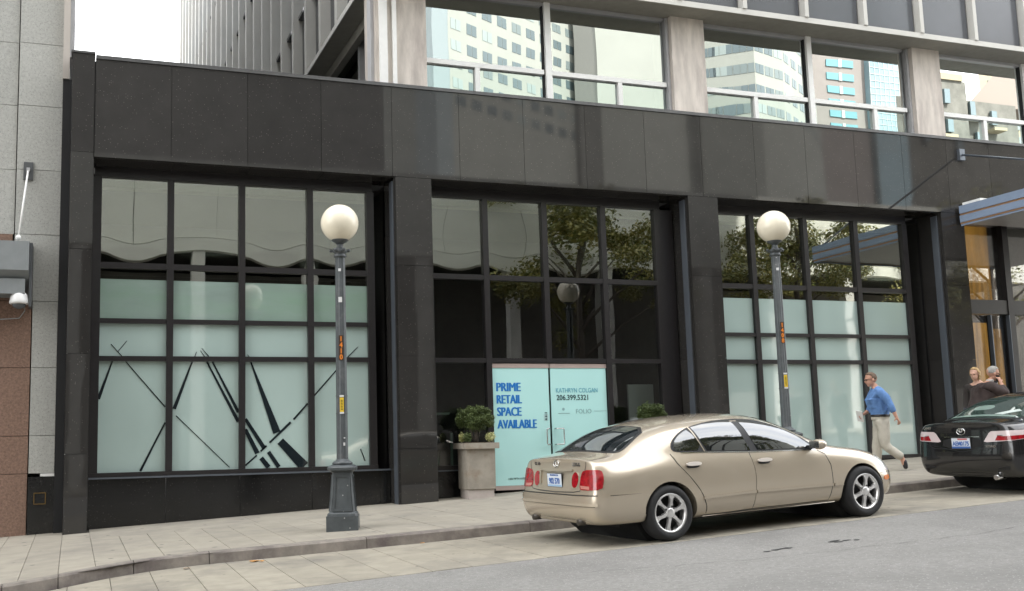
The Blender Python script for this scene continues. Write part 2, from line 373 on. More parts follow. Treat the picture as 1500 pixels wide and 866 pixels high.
# parking lane slabs
lane_bed = MB()
for a, b in zip(range(-6, 59), range(-5, 60)):
    lane_bed.quad((a, lane_y(a), zr(a, lane_y(a))-0.008), (b, lane_y(b), zr(b, lane_y(b))-0.008), (b, kerb_y(b)+.1, zr(b, kerb_y(b))-0.008), (a, kerb_y(a)+.1, zr(a, kerb_y(a))-0.008))
lane = tag(lane_bed.build('parking_lane', PAVING2), kind='structure')
lx = [-1.75+0.425*k for k in range(0, 62)]
for a, b in zip(lx, lx[1:]):
    g = 0.006 if a < 7.5 else 0.003
    sh = 0.10
    slab('lane_slab', LANE, lane, [(a+g, lane_y(a)), (b-g, lane_y(b)), (b-g+sh*.3, kerb_y(b)-0.03), (a+g+sh*.3, kerb_y(a)-0.03)], zr, th=0.03, dz=0.006+rnd.uniform(-.0015, .0015), bev=0.003)
# fallen leaves by the kerb
LEAFM = pmat('fallen_leaf', (0.42, 0.20, 0.05, 1), rough=0.7, var=0.3, scale=30)
def fallen_leaf(x, y, s, label, seed):
    r = random.Random(seed); mb = MB(); pts = []
    for k in range(9):
        t = 2*math.pi*k/9; q = s*(0.55+0.45*abs(math.cos(2.5*t))); pts.append((x+q*math.cos(t)*1.3, y+q*math.sin(t), zr(x, y)+0.012+0.012*r.random()))
    mb.poly(pts, (0, 0, 0.002)); o = mb.build('fallen_leaf', LEAFM)
    tag(o, label, 'leaf', 'fallen leaves by the kerb')
fallen_leaf(1.98, -4.38, 0.055, 'fallen orange leaf against the kerb, left of the lamp post', 3)
fallen_leaf(1.22, -4.42, 0.035, 'small dry leaf in the gutter nearest the curved kerb end', 4)
fallen_leaf(2.05, -4.47, 0.03, 'tiny curled leaf just beside the orange leaf in the gutter', 5)
fallen_leaf(4.0, -4.32, 0.025, 'tiny pale leaf in the gutter behind the champagne sedan', 6)

# far pavement across the street
fp = MB()
for a in range(-39, 60, 3):
    b = a+3; zz = lambda x: zr(x, -17)+0.13
    fp.hexa([(a, -23.5, zz(a)-.3), (b, -23.5, zz(b)-.3), (b, -16.95, zz(b)-.3), (a, -16.95, zz(a)-.3), (a, -23.5, zz(a)), (b, -23.5, zz(b)), (b, -16.95, zz(b)), (a, -16.95, zz(a))])
tag(fp.build('far_pavement', PAVING), kind='structure')

# ------------------------------------------------------------------ the black granite building and its tower
bldg = tag(empty('commercial_building', (8.5, 0.6, 0.7)), 'black granite shop building with three large gridded windows below a pale finned tower', 'building')
bldg.location = (0, 0, 0)
LZ = 6.085
B1, B2, B3 = (0.232, 5.088), (5.760, 10.852), (11.528, 16.930)
# header panels
hx = [0.232, 1.394, 2.606, 3.832, 5.066, 6.296, 7.53, 8.765, 10.0, 11.22, 12.43, 13.64, 14.85, 16.06, 17.235, 18.40, 19.6, 20.8, 22.0, 23.2, 24.4, 25.6]
pr = random.Random(3)
def gpanel(x0, x1, z0, z1, y0=0.0, y1=0.055, name='granite_panel', mat=GRANITE, tilt=0.0007):
    mb = MB(); g = 0.003; dy = [pr.uniform(-tilt, tilt) for _ in range(4)]
    p = [(x0+g, y0+dy[0], z0+g), (x1-g, y0+dy[1], z0+g), (x1-g, y1, z0+g), (x0+g, y1, z0+g), (x0+g, y0+dy[2], z1-g), (x1-g, y0+dy[3], z1-g), (x1-g, y1, z1-g), (x0+g, y1, z1-g)]
    mb.hexa(p); mb.bevel(0.002, 1)
    return mb.build(name, mat, bldg)
for a, b in zip(hx, hx[1:]): gpanel(a, b, LZ, 7.66)
# left corner pier
zl = [0.30, 1.53, 3.03, 4.63, 6.15, 7.73]
for z0, z1 in zip(zl, zl[1:]): gpanel(-0.115, 0.226, z0, z1, y0=-0.012)
boxpart('corner_cap', COPING, bldg, -0.13, 0.23, -0.03, 0.30, 7.732, 7.765)
# piers between the bays
for (x0, x1, zb) in ((B1[1]+.022, B2[0], 0.50), (B2[1]+.022, B3[0], 0.75), (B3[1]+.022, 17.55, 1.0)):
    zz = [zb, 1.49, 3.025, 4.56, LZ]
    for z0, z1 in zip(zz, zz[1:]): gpanel(x0, x1, z0, z1, name='pier_panel')
# solid cores behind the cladding
core = MB()
core.box(-0.10, 26, 0.058, 0.60, LZ+.02, 7.64)
core.box(-0.10, B1[0]-.005, 0.058, 1.0, 0.2, LZ+.018)
for x0, x1 in ((B1[1]+.03, B2[0]-.005), (B2[1]+.03, B3[0]-.005), (B3[1]+.03, 17.53)): core.box(x0, x1, 0.058, 1.0, 0.2, LZ+.018)
core.build('wall_core', DARK_GAP, bldg)
boxpart('coping', COPING, bldg, 0.235, 26, -0.022, 0.60, 7.663, 7.722)
# jambs, soffits, corner strips
for (x0, x1) in (B1, B2, B3):
    zz = [zs(x1, 0)-.05, 1.49, 3.025, 4.56, LZ]
    for z0, z1 in zip(zz, zz[1:]):
        MB().box(x1+.004, x1+.028, 0.058, 0.62, z0+.002, z1-.002).build('jamb_panel', GRANITE, bldg)
        MB().box(x0-.004+.0, x0+.004, 0.058, 0.62, z0+.002, z1-.002).build('jamb_panel', GRANITE, bldg)
    boxpart('corner_strip', STRIP, bldg, x1-.016, x1+.003, 0.09, 0.25, zs(x1, 0)-.02, LZ-.06)
    n = round((x1-x0)/1.22)
    for k in range(n):
        a = x0+(x1-x0)*k/n; b = x0+(x1-x0)*(k+1)/n
        MB().box(a+.003, b-.003, 0.058, 0.62, LZ-.012, LZ+.015).build('soffit_panel', GRANITE, bldg)

# glazed bays -------------------------------------------------
GY = 0.56
def bulge_pane(name, mat, parent, x0, x1, z0, z1, y, amp, n=10):
    mb = MB(); W = x1-x0; H = z1-z0; g = []
    for i in range(n+1):
        row = []
        for j in range(n+1):
            u, v = i/n, j/n; w = amp*math.sin(math.pi*u)*math.sin(math.pi*v)
            row.append(mb.bm.verts.new((x0+W*u, y-w, z0+H*v)))
        g.append(row)
    for i in range(n):
        for j in range(n):
            f = mb.bm.faces.new((g[i][j], g[i+1][j], g[i+1][j+1], g[i][j+1])); f.smooth = True
    me = mb.mesh(name)
    for p in me.polygons: p.use_smooth = True
    return link(name, me, mat, parent)
def line_art(parent, x_of, pts, y):
    """tapered clear line in the film: centre line from (px,z) with widths"""
    (xa, za, wa), (xb, zb, wb) = pts
    d = Vector((xb-xa, zb-za)).normalized(); nrm = Vector((-d.y, d.x))
    q = [(xa+nrm.x*wa, za+nrm.y*wa), (xa-nrm.x*wa, za-nrm.y*wa), (xb-nrm.x*wb, zb-nrm.y*wb), (xb+nrm.x*wb, zb+nrm.y*wb)]
    mb = MB(); mb.poly([(x, y, z) for x, z in q], (0, 0.003, 0)); return mb.build('line_graphic', GRAPHIC, parent)

def window_unit(label):
    w = empty('shop_window'); w.parent = bldg; w['label'] = label; return w
T1, T2, T3 = (4.44, 4.53), (3.56, 3.635), (2.96, 3.04)
TOPZ = 5.91
bp = random.Random(21)
def glazing(win, xl, xr, mulls, rows, sill, kinds, mw=0.052):
    """mulls: centre x of inner mullions; rows: list of (z0,z1) openings bottom to top; kinds[row] -> function"""
    boxpart('frame_head', FRAME, win, xl-.11, xr+.11, 0.50, 0.64, TOPZ, LZ-.014)
    boxpart('frame_side', FRAME, win, xl-.13, xl, 0.50, 0.64, sill-.07, TOPZ-.002)
    boxpart('frame_side', FRAME, win, xr, xr+.13, 0.50, 0.64, sill-.07, TOPZ-.002)
    for m in mulls: boxpart('mullion', FRAME, win, m-mw, m+mw, 0.495, 0.64, sill+.002, TOPZ-.002, 0.004)
# Bay 1
w1 = window_unit('left shop window with frosted film and tapered black line graphics')
m1 = [1.442, 2.594, 3.742]
e1 = [0.37, 1.39, 1.494, 2.542, 2.646, 3.69, 3.794, 4.735]
glazing(w1, 0.37, 4.735, m1, None, 1.228, None)
def transoms(win, edges, levels, y0=0.505):
    for k in range(0, len(edges), 2):
        for (z0, z1) in levels: boxpart('transom', FRAME, win, edges[k]+.001, edges[k+1]-.001, y0, 0.64, z0, z1, 0.003)
transoms(w1, e1, [T1, T2, T3])
boxpart('window_sill', FRAME, w1, 0.24, 4.865, 0.47, 0.64, 1.165, 1.228)
boxpart('sill_edge', STRIP, w1, 0.24, 5.08, 0.44, 0.50, 1.135, 1.160)
amps = [-0.0031, 0.0012, -0.0034, -0.0024]
for k in range(4):
    x0, x1 = e1[2*k], e1[2*k+1]
    bulge_pane('pane', SHOPGLASS, w1, x0, x1, T1[1], TOPZ, GY, amps[k]*1.25)
    bulge_pane('inner_pane', SHOPGLASS_IN, w1, x0, x1, T1[1], TOPZ, GY+.02, -amps[k]*.9)
    bulge_pane('pane', SHOPGLASS, w1, x0, x1, 4.27, T1[0], GY, 0.0004, 4)
    boxpart('film_edge', FRAME, w1, x0, x1, GY+.03, GY+.04, 4.335, 4.352)
    bulge_pane('frosted_pane', FILM_REFLECTED, w1, x0, x1, T2[1], 4.27, GY+.004, amps[k]*.6, 6)
    bulge_pane('frosted_pane', FILM, w1, x0, x1, T3[1], T2[0], GY+.004, amps[k]*.5, 6)
    bulge_pane('frosted_pane', FILM, w1, x0, x1, 1.228, T3[0], GY+.004, amps[k]*.5, 6)
LINES = [((0.785, 3.285, .004), (0.655, 3.115, .005)), ((0.545, 3.232, .006), (0.715, 3.04, .006)), ((0.77, 2.96, .007), (1.385, 2.235, .009)),
 ((0.57, 2.96, .010), (0.372, 2.37, .026)), ((1.385, 1.99, .012), (1.015, 1.24, .018)),
 ((1.87, 3.12, .003), (1.84, 3.04, .006)), ((1.80, 2.955, .012), (1.525, 2.205, .028)), ((1.555, 2.095, .007), (2.40, 1.26, .006)),
 ((1.93, 3.14, .003), (2.00, 3.04, .006)), ((1.95, 3.18, .003), (2.06, 3.05, .008)),
 ((2.035, 2.955, .012), (2.54, 1.985, .028)), ((2.125, 2.955, .012), (2.54, 2.14, .026)),
 ((2.655, 1.86, .028), (2.85, 1.47, .038)), ((2.655, 2.03, .026), (2.96, 1.55, .034)),
 ((2.91, 1.395, .036), (3.03, 1.24, .040)), ((3.03, 1.49, .030), (3.20, 1.24, .034)),
 ((2.69, 3.08, .003), (2.72, 3.04, .005)), ((2.745, 2.955, .010), (3.17, 1.80, .062)), ((3.225, 1.66, .062), (3.62, 1.24, .085)),
 ((2.655, 1.28, .012), (2.84, 1.44, .014)), ((2.90, 1.50, .014), (3.00, 1.59, .015)), ((3.05, 1.64, .016), (3.40, 1.965, .020)), ((3.45, 2.01, .016), (3.685, 2.27, .014)),
 ((3.80, 2.40, .012), (4.30, 2.955, .009)), ((4.38, 3.045, .008), (4.56, 3.22, .004)), ((4.585, 1.50, .008), (4.66, 1.30, .008))]
for q in LINES: line_art(w1, None, q, GY-.004)
for a, b in zip([0.24, 1.40, 2.56, 3.74, 4.9], [1.40, 2.56, 3.74, 4.9, 5.08]):
    mb = MB(); mb.hexa([(a+.003, .5, zs(a, .5)-.03), (b-.003, .5, zs(b, .5)-.03), (b-.003, .6, zs(b, .5)-.03), (a+.003, .6, zs(a, .5)-.03), (a+.003, .5, 1.132), (b-.003, .5, 1.132), (b-.003, .6, 1.132), (a+.003, .6, 1.132)])
    mb.build('base_panel', GRANITE_BASE, bldg)
# Bay 2 with the doors
w2 = window_unit('middle shop window with dark clear panes above a turquoise double door')
m2 = [6.944, 8.12, 9.331]
e2 = [5.93, 6.892, 6.996, 8.068, 8.172, 9.279, 9.383, 10.43]
boxpart('frame_head', FRAME, w2, 5.79, 10.56, 0.50, 0.64, TOPZ, LZ-.014)
boxpart('frame_side', FRAME, w2, 5.77, 5.93, 0.50, 0.64, 0.7, TOPZ-.002); boxpart('frame_side', FRAME, w2, 10.43, 10.83, 0.50, 0.64, 0.8, TOPZ-.002)
for i, m in enumerate(m2): boxpart('mullion', FRAME, w2, m-.052, m+.052, 0.495, 0.64, (T3[0]+.002 if i == 1 else 0.72), TOPZ-.002, 0.004)
transoms(w2, e2, [T1, T3])
for k in range(4):
    x0, x1 = e2[2*k], e2[2*k+1]
    bulge_pane('pane', SHOPGLASS, w2, x0, x1, T1[1], TOPZ, GY, bp.choice([-.0026, .0016, -.0034]))
    bulge_pane('inner_pane', SHOPGLASS_IN, w2, x0, x1, T1[1], TOPZ, GY+.02, bp.choice([.0016, -.001]))
    bulge_pane('pane', DOORGLASS, w2, x0, x1, T3[1], T1[0], GY, .0006, 6)
    if k in (0, 3):
        bulge_pane('pane', DOORGLASS, w2, x0, x1, 1.18, T3[0], GY, .0005, 6)
        boxpart('transom', FRAME, w2, x0+.001, x1-.001, .505, .64, 1.105, 1.18); boxpart('sill_edge', STRIP, w2, x0+.001, x1-.001, .485, .53, 1.085, 1.102)
        mb = MB(); a, b = x0, x1
        mb.hexa([(a, .53, zs(a, .5)-.03), (b, .53, zs(b, .5)-.03), (b, .6, zs(b, .5)-.03), (a, .6, zs(a, .5)-.03), (a, .53, 1.083), (b, .53, 1.083), (b, .6, 1.083), (a, .6, 1.083)]); mb.build('base_panel', GRANITE_BASE, w2)
PINK = pmat('pinkish_door_rail', (0.46, 0.37, 0.34, 1), rough=0.4, metal=0.2, var=0.06)
BLUE_INK = pmat('blue_vinyl_lettering', (0.012, 0.17, 0.52, 1), rough=0.4)
GREY_INK = pmat('dark_vinyl_lettering', (0.03, 0.075, 0.085, 1), rough=0.4)
TEAL_INK = pmat('teal_vinyl_lettering', (0.10, 0.36, 0.48, 1), rough=0.4)
PALE_INK = pmat('pale_grey_vinyl_lettering', (0.24, 0.40, 0.41, 1), rough=0.4)
STEEL = pmat('brushed_steel', (0.55, 0.56, 0.56, 1), rough=0.25, metal=1.0)
def text_mesh(name, s, mat, parent, size, loc, rot=(math.pi/2, 0, 0), sx=1.0, off=0.0, align='LEFT', ext=0.0015, space=1.0, pk=1.0, dis=None):
    cu = bpy.data.curves.new(name, 'FONT'); cu.body = s; cu.size = size; cu.align_x = align; cu.extrude = ext; cu.offset = off; cu.space_character = space; cu.space_line = 1.0; cu.resolution_u = 3
    o = bpy.data.objects.new(name, cu); COL.objects.link(o)
    dg = bpy.context.evaluated_depsgraph_get(); me = bpy.data.meshes.new_from_object(o.evaluated_get(dg))
    bpy.data.objects.remove(o); bpy.data.curves.remove(cu)
    me.transform(Matrix.Diagonal((sx, 1, 1, 1))); me.materials.clear()
    return link(name, me, mat, parent, loc, rot)
DZ0, DZ1 = 0.80, 2.865
d1 = empty('shop_door'); d1.parent = bldg; d1['label'] = 'left turquoise door with large blue lettering'
d2 = empty('shop_door'); d2.parent = bldg; d2['label'] = 'right turquoise door with contact name and number'
for dr, x0, x1 in ((d1, 6.998, 8.112), (d2, 8.128, 9.277)):
    boxpart('door_rail', PINK, dr, x0, x1, .525, .60, DZ1+.004, 2.945, .004); boxpart('door_rail', PINK, dr, x0, x1, .52, .60, 0.725, DZ0-.003, .004)
    boxpart('door_film', DOOR_FILM, dr, x0+.012, x1-.012, .535, .555, DZ0, DZ1, .003)
TY = 0.532
def fit_text(o, width, bold):
    me = o.data; xs_ = [v.co.x for v in me.vertices]; a, b = min(xs_), max(xs_); k = (width-2*bold)/(b-a)
    bm = bmesh.new()
    for i, dx in enumerate((-bold, 0, bold)):
        c = me.copy(); c.transform(Matrix.Translation((dx+bold, 0, .0003*i)) @ Matrix.Diagonal((k, 1, 1, 1)) @ Matrix.Translation((-a, 0, 0))); bm.from_mesh(c); bpy.data.meshes.remove(c)
    bm.to_mesh(me); bm.free()
for s, z, w in (('PRIME', 2.455, .475), ('RETAIL', 2.238, .49), ('SPACE', 2.02, .475), ('AVAILABLE', 1.80, .765)):
    fit_text(text_mesh('lettering', s, BLUE_INK, d1, 0.218, (7.075, TY, z)), w, .009)
text_mesh('lettering', 'KATHRYN COLGAN', TEAL_INK, d2, 0.118, (8.235, TY, 2.425), sx=0.79)
text_mesh('lettering', '206.399.5321', GREY_INK, d2, 0.132, (8.245, TY, 2.29), sx=0.92, off=.0022)
text_mesh('lettering', 'FOLIO', PALE_INK, d2, 0.115, (8.62, TY, 2.045), sx=0.95, space=1.05)
MB().box(8.99, 9.25, TY-.001, TY+.001, 2.083, 2.089).build('lettering', PALE_INK, d2)
MB().box(8.27, 8.50, TY-.001, TY+.001, 2.045, 2.056).build('lettering', PALE_INK, d2)
MB().lathe([(0.026, TY-.001), (0.026, TY+.001)], (8.375, 0, 2.125), axis='Y', n=14).build('lettering', PALE_INK, d2)
text_mesh('lettering', '1406 FIFTH AVENUE', GREY_INK, d1, 0.05, (7.25, TY, 0.90), sx=0.9)
sg = MB().box(7.985, 8.065, TY-.001, TY+.001, 1.925, 2.045).build('door_notice', pmat('pale_notice', (0.38, 0.55, 0.55, 1), rough=.5), d1)
MB().box(8.000, 8.050, TY-.003, TY-.0015, 2.055, 2.072).box(8.008, 8.042, TY-.003, TY-.0015, 1.935, 1.965).box(8.006, 8.044, TY-.003, TY-.0015, 1.985, 2.005).box(8.012, 8.038, TY-.003, TY-.0015, 2.018, 2.03).build('lettering', GREY_INK, d1)
for sgn, x in ((-1, 8.045), (1, 8.205)):
    xx = x + 0.0; ox = 0.10*sgn if sgn > 0 else 0.0
    hx0 = 8.215 if sgn > 0 else 8.075
    if sgn > 0: pts = [(8.195, .53, 1.78), (8.195, .46, 1.78), (8.315, .44, 1.78), (8.325, .44, 1.77), (8.325, .44, 1.51), (8.315, .44, 1.50), (8.195, .46, 1.50), (8.195, .53, 1.50)]
    else: pts = [(8.07, .53, 1.78), (8.07, .46, 1.78), (8.005, .44, 1.78), (7.99, .44, 1.765), (7.99, .44, 1.515), (8.005, .44, 1.50), (8.07, .46, 1.50), (8.07, .53, 1.50)]
    MB().tube(pts, 0.012, 8).build('door_handle', STEEL, d2 if sgn > 0 else d1)
# Bay 3
w3 = window_unit('right shop window with plain frosted panes behind the second lamp post')
m3 = [12.64, 13.92, 15.18]
e3 = [11.62, 12.588, 12.692, 13.868, 13.972, 15.128, 15.232, 16.385]
glazing(w3, 11.62, 16.385, m3, None, 1.13, None)
transoms(w3, e3, [T1, (3.495, 3.565), T3])
boxpart('window_sill', FRAME, w3, 11.535, 16.51, 0.47, 0.64, 1.06, 1.13)
for k in range(4):
    x0, x1 = e3[2*k], e3[2*k+1]
    am = [.002, -.0015, .0025, .0016][k]
    bulge_pane('pane', SHOPGLASS, w3, x0, x1, T1[1], TOPZ, GY, am)
    bulge_pane('inner_pane', SHOPGLASS_IN, w3, x0, x1, T1[1], TOPZ, GY+.02, -am*.7)
    bulge_pane('pane', SHOPGLASS, w3, x0, x1, 4.25, T1[0], GY, 0.0004, 4)
    bulge_pane('frosted_pane', FILM, w3, x0, x1, 3.565, 4.25, GY+.004, am*.5, 6)
    bulge_pane('frosted_pane', FILM, w3, x0, x1, T3[1], 3.495, GY+.004, am*.5, 6)
    bulge_pane('frosted_pane', FILM, w3, x0, x1, 1.13, T3[0], GY+.004, am*.4, 6)
mb = MB(); a, b = 11.535, 16.92
mb.hexa([(a, .5, .80), (b, .5, .98), (b, .6, .98), (a, .6, .80), (a, .5, 1.057), (b, .5, 1.057), (b, .6, 1.057), (a, .6, 1.057)]); mb.build('base_panel', GRANITE_BASE, bldg)
# rooms behind the glass
room = MB()
for (x0, x1, zf) in ((0.2, 5.1, 1.15), (5.75, 10.86, 0.80), (11.5, 16.95, 1.05)):
    x0 += .03; x1 -= .03
    room.quad((x0, 4.5, zf), (x1, 4.5, zf), (x1, 4.5, LZ-.1), (x0, 4.5, LZ-.1)); room.quad((x0, .65, zf), (x1, .65, zf), (x1, 4.5, zf), (x0, 4.5, zf))
    room.quad((x0, .65, LZ-.1), (x0, 4.5, LZ-.1), (x1, 4.5, LZ-.1), (x1, .65, LZ-.1)); room.quad((x0, .65, zf), (x0, 4.5, zf), (x0, 4.5, LZ-.1), (x0, .65, LZ-.1)); room.quad((x1, .65, zf), (x1, .65, LZ-.1), (x1, 4.5, LZ-.1), (x1, 4.5, zf))
room.build('shop_room', ROOM, bldg)
for x0, x1 in ((0.3, 4.9), (5.85, 10.7), (11.55, 16.6)): boxpart('soffit_reflection', pmat('olive_reflection', (.34, .35, .22, 1), rough=.8), bldg, x0, x1, .70, .95, 5.80, 5.97)  # added olive boxes painting the soffit's reflection along the top of the panes
col = MB().box(5.86, 6.10, 1.3, 1.55, .82, 5.9).box(10.05, 10.6, 1.1, 1.15, .85, 2.6).box(9.5, 10.7, 3.2, 3.3, .85, 2.9)
col.build('interior_panel', ROOM2, bldg)
MB().box(6.1, 6.8, 2.2, 2.4, 2.1, 2.14).box(6.15, 6.19, 1.5, 1.54, .85, 1.75).box(6.55, 6.59, 1.5, 1.54, .85, 1.75).build('interior_fitting', pmat('interior_green', (.16, .22, .17, 1), rough=.6), bldg)

# first floor: recessed mirror glass, columns, white window frames
UY = 0.60; UZ0, UZ1 = 7.70, 9.80
colx = [(4.92, 5.87), (10.97, 11.72), (16.95, 17.70), (22.9, 23.6)]
for i, (a, b) in enumerate(colx):
    m = MB().box(a, b, 0.40, 1.1, 7.724, UZ1).bevel(0.012, 1); m.build('column', CONCRETE, bldg)
    MB().box(a-.06, a-.004, 0.50, .72, 7.724, UZ1-.002).build('column_flashing', ALU_GREY, bldg)
MB().box(4.98, 5.12, 0.33, .396, 7.724, UZ1-.004).box(5.22, 5.29, .33, .396, 7.724, UZ1-.004).build('column_flashing', WHITE_ALU, bldg)
bays = [(5.88, 8.28, 8.40, 10.89), (11.71, 14.28, 14.40, 16.83), (17.67, 20.2, 20.32, 22.8)]
vmx = [6.90, 9.86, 12.97, 15.98, 19.0, 21.6]
k = 0
for (a, m0, m1_, b) in bays:
    boxpart('window_mullion', WHITE_ALU, bldg, m0, m1_, 0.50, .70, 7.75, UZ1-.002, .006)
    boxpart('mullion_side_strip', DARK_GAP, bldg, m0-.03, m0-.001, .56, .70, 7.75, UZ1-.002)  # dark strip along the left side of the mullion
    boxpart('frame_head', ALU_GREY, bldg, a, b, .54, .70, UZ1-.06, UZ1-.003)
    for (x0, x1) in ((a, m0-.031), (m1_, b)):
        v = vmx[k]; k += 1
        boxpart('window_rail', WHITE_ALU, bldg, x0+.002, x1-.002, .53, .66, 8.385, 8.475, .005)
        boxpart('window_bar', WHITE_ALU, bldg, v-.045, v+.045, .535, .66, 7.80, 8.384, .005)
        boxpart('window_sill', WHITE_ALU, bldg, x0+.002, x1-.002, .52, .66, 7.72, 7.80, .004)
        link_am = random.Random(k).uniform(-.0008, .0008)
        bulge_pane('mirror_pane', UPGLASS, bldg, x0, x1, 8.475, UZ1-.06, UY, link_am, 8)
        bulge_pane('mirror_pane', UPGLASS_LOW, bldg, x0, v-.045, 7.80, 8.385, UY, random.Random(k+40).uniform(-.0003, .0003), 6)
        bulge_pane('mirror_pane', UPGLASS_LOW, bldg, v+.045, x1, 7.80, 8.385, UY, random.Random(k+80).uniform(-.0003, .0003), 6)
# recessed side wall of the first floor and the soffit
boxpart('soffit', SOFFIT, bldg, 4.82, 40, -0.08, 36, UZ1, UZ1+.06)
MB().box(5.2, 5.34, .9, 36, UZ1-.22, UZ1-.002).build('soffit_beam', SOFFIT, bldg)
MB().box(5.50, 5.56, 1.1, 36, 7.2, UZ1-.002).build('side_glazing', glassmat('side_glass', (.2, .2, .2, 1), .35, (.8, .8, .78, 1)), bldg)
boxpart('side_rail', WHITE_ALU, bldg, 5.44, 5.50, 1.1, 36, 8.38, 8.46)
y = 3.05
while y < 34:
    boxpart('side_mullion', ALU_GREY, bldg, 5.36, 5.50, y, y+.12, 7.3, UZ1-.004); y += 2.95
MB().box(5.6, 39.6, 1.3, 35.5, 7.0, UZ1-.01).build('first_floor_core', ROOM, bldg)
# tower: slab edge, fins and spandrels on both faces
TZ = 115
boxpart('slab_edge', FINMAT, bldg, 4.80, 40, -0.10, -.079, UZ1-.01, UZ1+.10)
boxpart('slab_edge', FINMAT, bldg, 4.80, 4.822, -.078, 36, UZ1-.01, UZ1+.10)
MB().box(5.12, 39.8, 0.22, 35.8, UZ1+.062, TZ).build('tower_wall', SPANDREL, bldg)
fin_front = MB().box(-.045, .045, -0.125, 0.21, UZ1+.104, TZ).mesh('fin')
for i in range(24): link('fin', fin_front, FINMAT, bldg, (4.98+1.473*i, 0, 0))
fin_side = MB().box(4.80, 5.11, -.10, .10, UZ1+.104, TZ).mesh('fin')
for i in range(25): link('fin', fin_side, FINMAT, bldg, (0, 1.35+1.405*i, 0))
FLH = 3.5
sp_f = MB().box(-.66, .66, .03, .215, 0, 1.55).box(-.66, .66, .0, .215, 1.551, 1.63).mesh('spandrel_panel'); wp_f = MB().box(-.64, .64, .195, .214, 1.66, 3.48).mesh('tower_window')
sp_s = MB().box(5.02, 5.115, -.60, .60, 0, 1.75).box(4.92, 5.115, -.6, .6, 1.751, 1.83).mesh('spandrel_panel'); wp_s = MB().box(5.095, 5.114, -.6, .6, 1.84, 3.48).mesh('tower_window')
for fl in range(5):
    z = UZ1+.11+FLH*fl
    if fl < 2:
        for i in range(16):
            link('spandrel_panel', sp_f, SPANDREL, bldg, (4.98+1.473*(i+.5), 0, z)); link('tower_window', wp_f, TOWERGLASS, bldg, (4.98+1.473*(i+.5), 0, z))
    for i in range(24):
        link('spandrel_panel', sp_s, SPANDREL, bldg, (0, 1.35+1.405*(i+.5), z)); link('tower_window', wp_s, TOWERGLASS, bldg, (0, 1.35+1.405*(i+.5), z))
# roof of the low part, left of the tower
boxpart('low_roof', COPING, bldg, -0.10, 5.5, .6, 36, 7.2, 7.3)
# entrance at the right and its canopy
AMBER = pmat('amber_lit_wood', (0.22, 0.115, 0.022, 1), rough=0.4, var=0.75, scale=2.0, stretch=(6, 6, .5), emis=((0.62, 0.27, 0.035, 1), 0.22))  # wood given its own glow in place of warm lobby lighting
PALEP = pmat('white_blind', (0.62, 0.62, 0.56, 1), rough=0.7)
ENTGLASS = glassmat('entrance_glass', (0.85, 0.85, 0.85, 1), 0.03)
ent = empty('entrance'); ent.parent = bldg
boxpart('frame_head', FRAME, ent, 17.56, 24, .3, .5, 5.95, LZ); boxpart('transom', FRAME, ent, 17.56, 24, .28, .5, 4.02, 4.32)
for x in (18.86, 20.4, 22.0): boxpart('frame_post', FRAME, ent, x, x+.16, .26, .5, .9, 5.948)
boxpart('post_trim', STRIP, ent, 18.845, 18.858, .25, .34, 1.0, 4.0); boxpart('post_trim', STRIP, ent, 18.33, 18.355, .25, .34, 1.0, 4.0)
boxpart('door_post', FRAME, ent, 18.36, 18.40, .29, .4, 1.0, 4.0)
boxpart('entrance_glass', ENTGLASS, ent, 17.56, 24, .38, .39, .9, 5.95)
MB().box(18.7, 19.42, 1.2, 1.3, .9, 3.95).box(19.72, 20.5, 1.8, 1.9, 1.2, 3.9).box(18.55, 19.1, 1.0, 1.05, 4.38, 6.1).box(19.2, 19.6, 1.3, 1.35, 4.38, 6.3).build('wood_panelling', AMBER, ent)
boxpart('blind', PALEP, ent, 19.03, 20.4, .42, .44, 4.35, 5.93)
MB().box(17.85, 26, 2.6, 2.7, .8, 6.5).build('lobby_wall', ROOM, ent)
can = empty('canopy'); can.parent = bldg
CBLUE = pmat('blue_canopy_fascia', (0.235, 0.30, 0.41, 1), rough=0.4, var=.05); CORANGE = pmat('copper_canopy_stripe', (0.38, 0.22, 0.12, 1), rough=0.35, metal=.3); 
boxpart('canopy_roof', ALU_GREY, can, 17.42, 23.5, -3.4, -.06, 5.85, 6.18)
for z0, z1, mt, o in ((6.058, 6.221, CBLUE, .03), (6.019, 6.054, CORANGE, .018), (5.873, 6.015, CBLUE, .03), (5.839, 5.869, CORANGE, .022), (5.800, 5.836, CBLUE, .012)):
    boxpart('canopy_band', mt, can, 17.42-o, 17.419, -3.4-o, -.055, z0, z1); boxpart('canopy_band', mt, can, 17.42, 23.5, -3.4-o, -3.401, z0, z1)
boxpart('canopy_light', WHITE_ALU, can, 17.5, 17.75, -.5, -.05, 6.225, 6.30)
boxpart('rod_bracket', STRIP, can, 17.53, 17.67, -.07, -.002, 7.22, 7.46, .01)
MB().tube([(17.6, -.05, 7.34), (17.6, -3.2, 5.9+.36)], .022, 8).build('hanger_rod', STRIP, can)

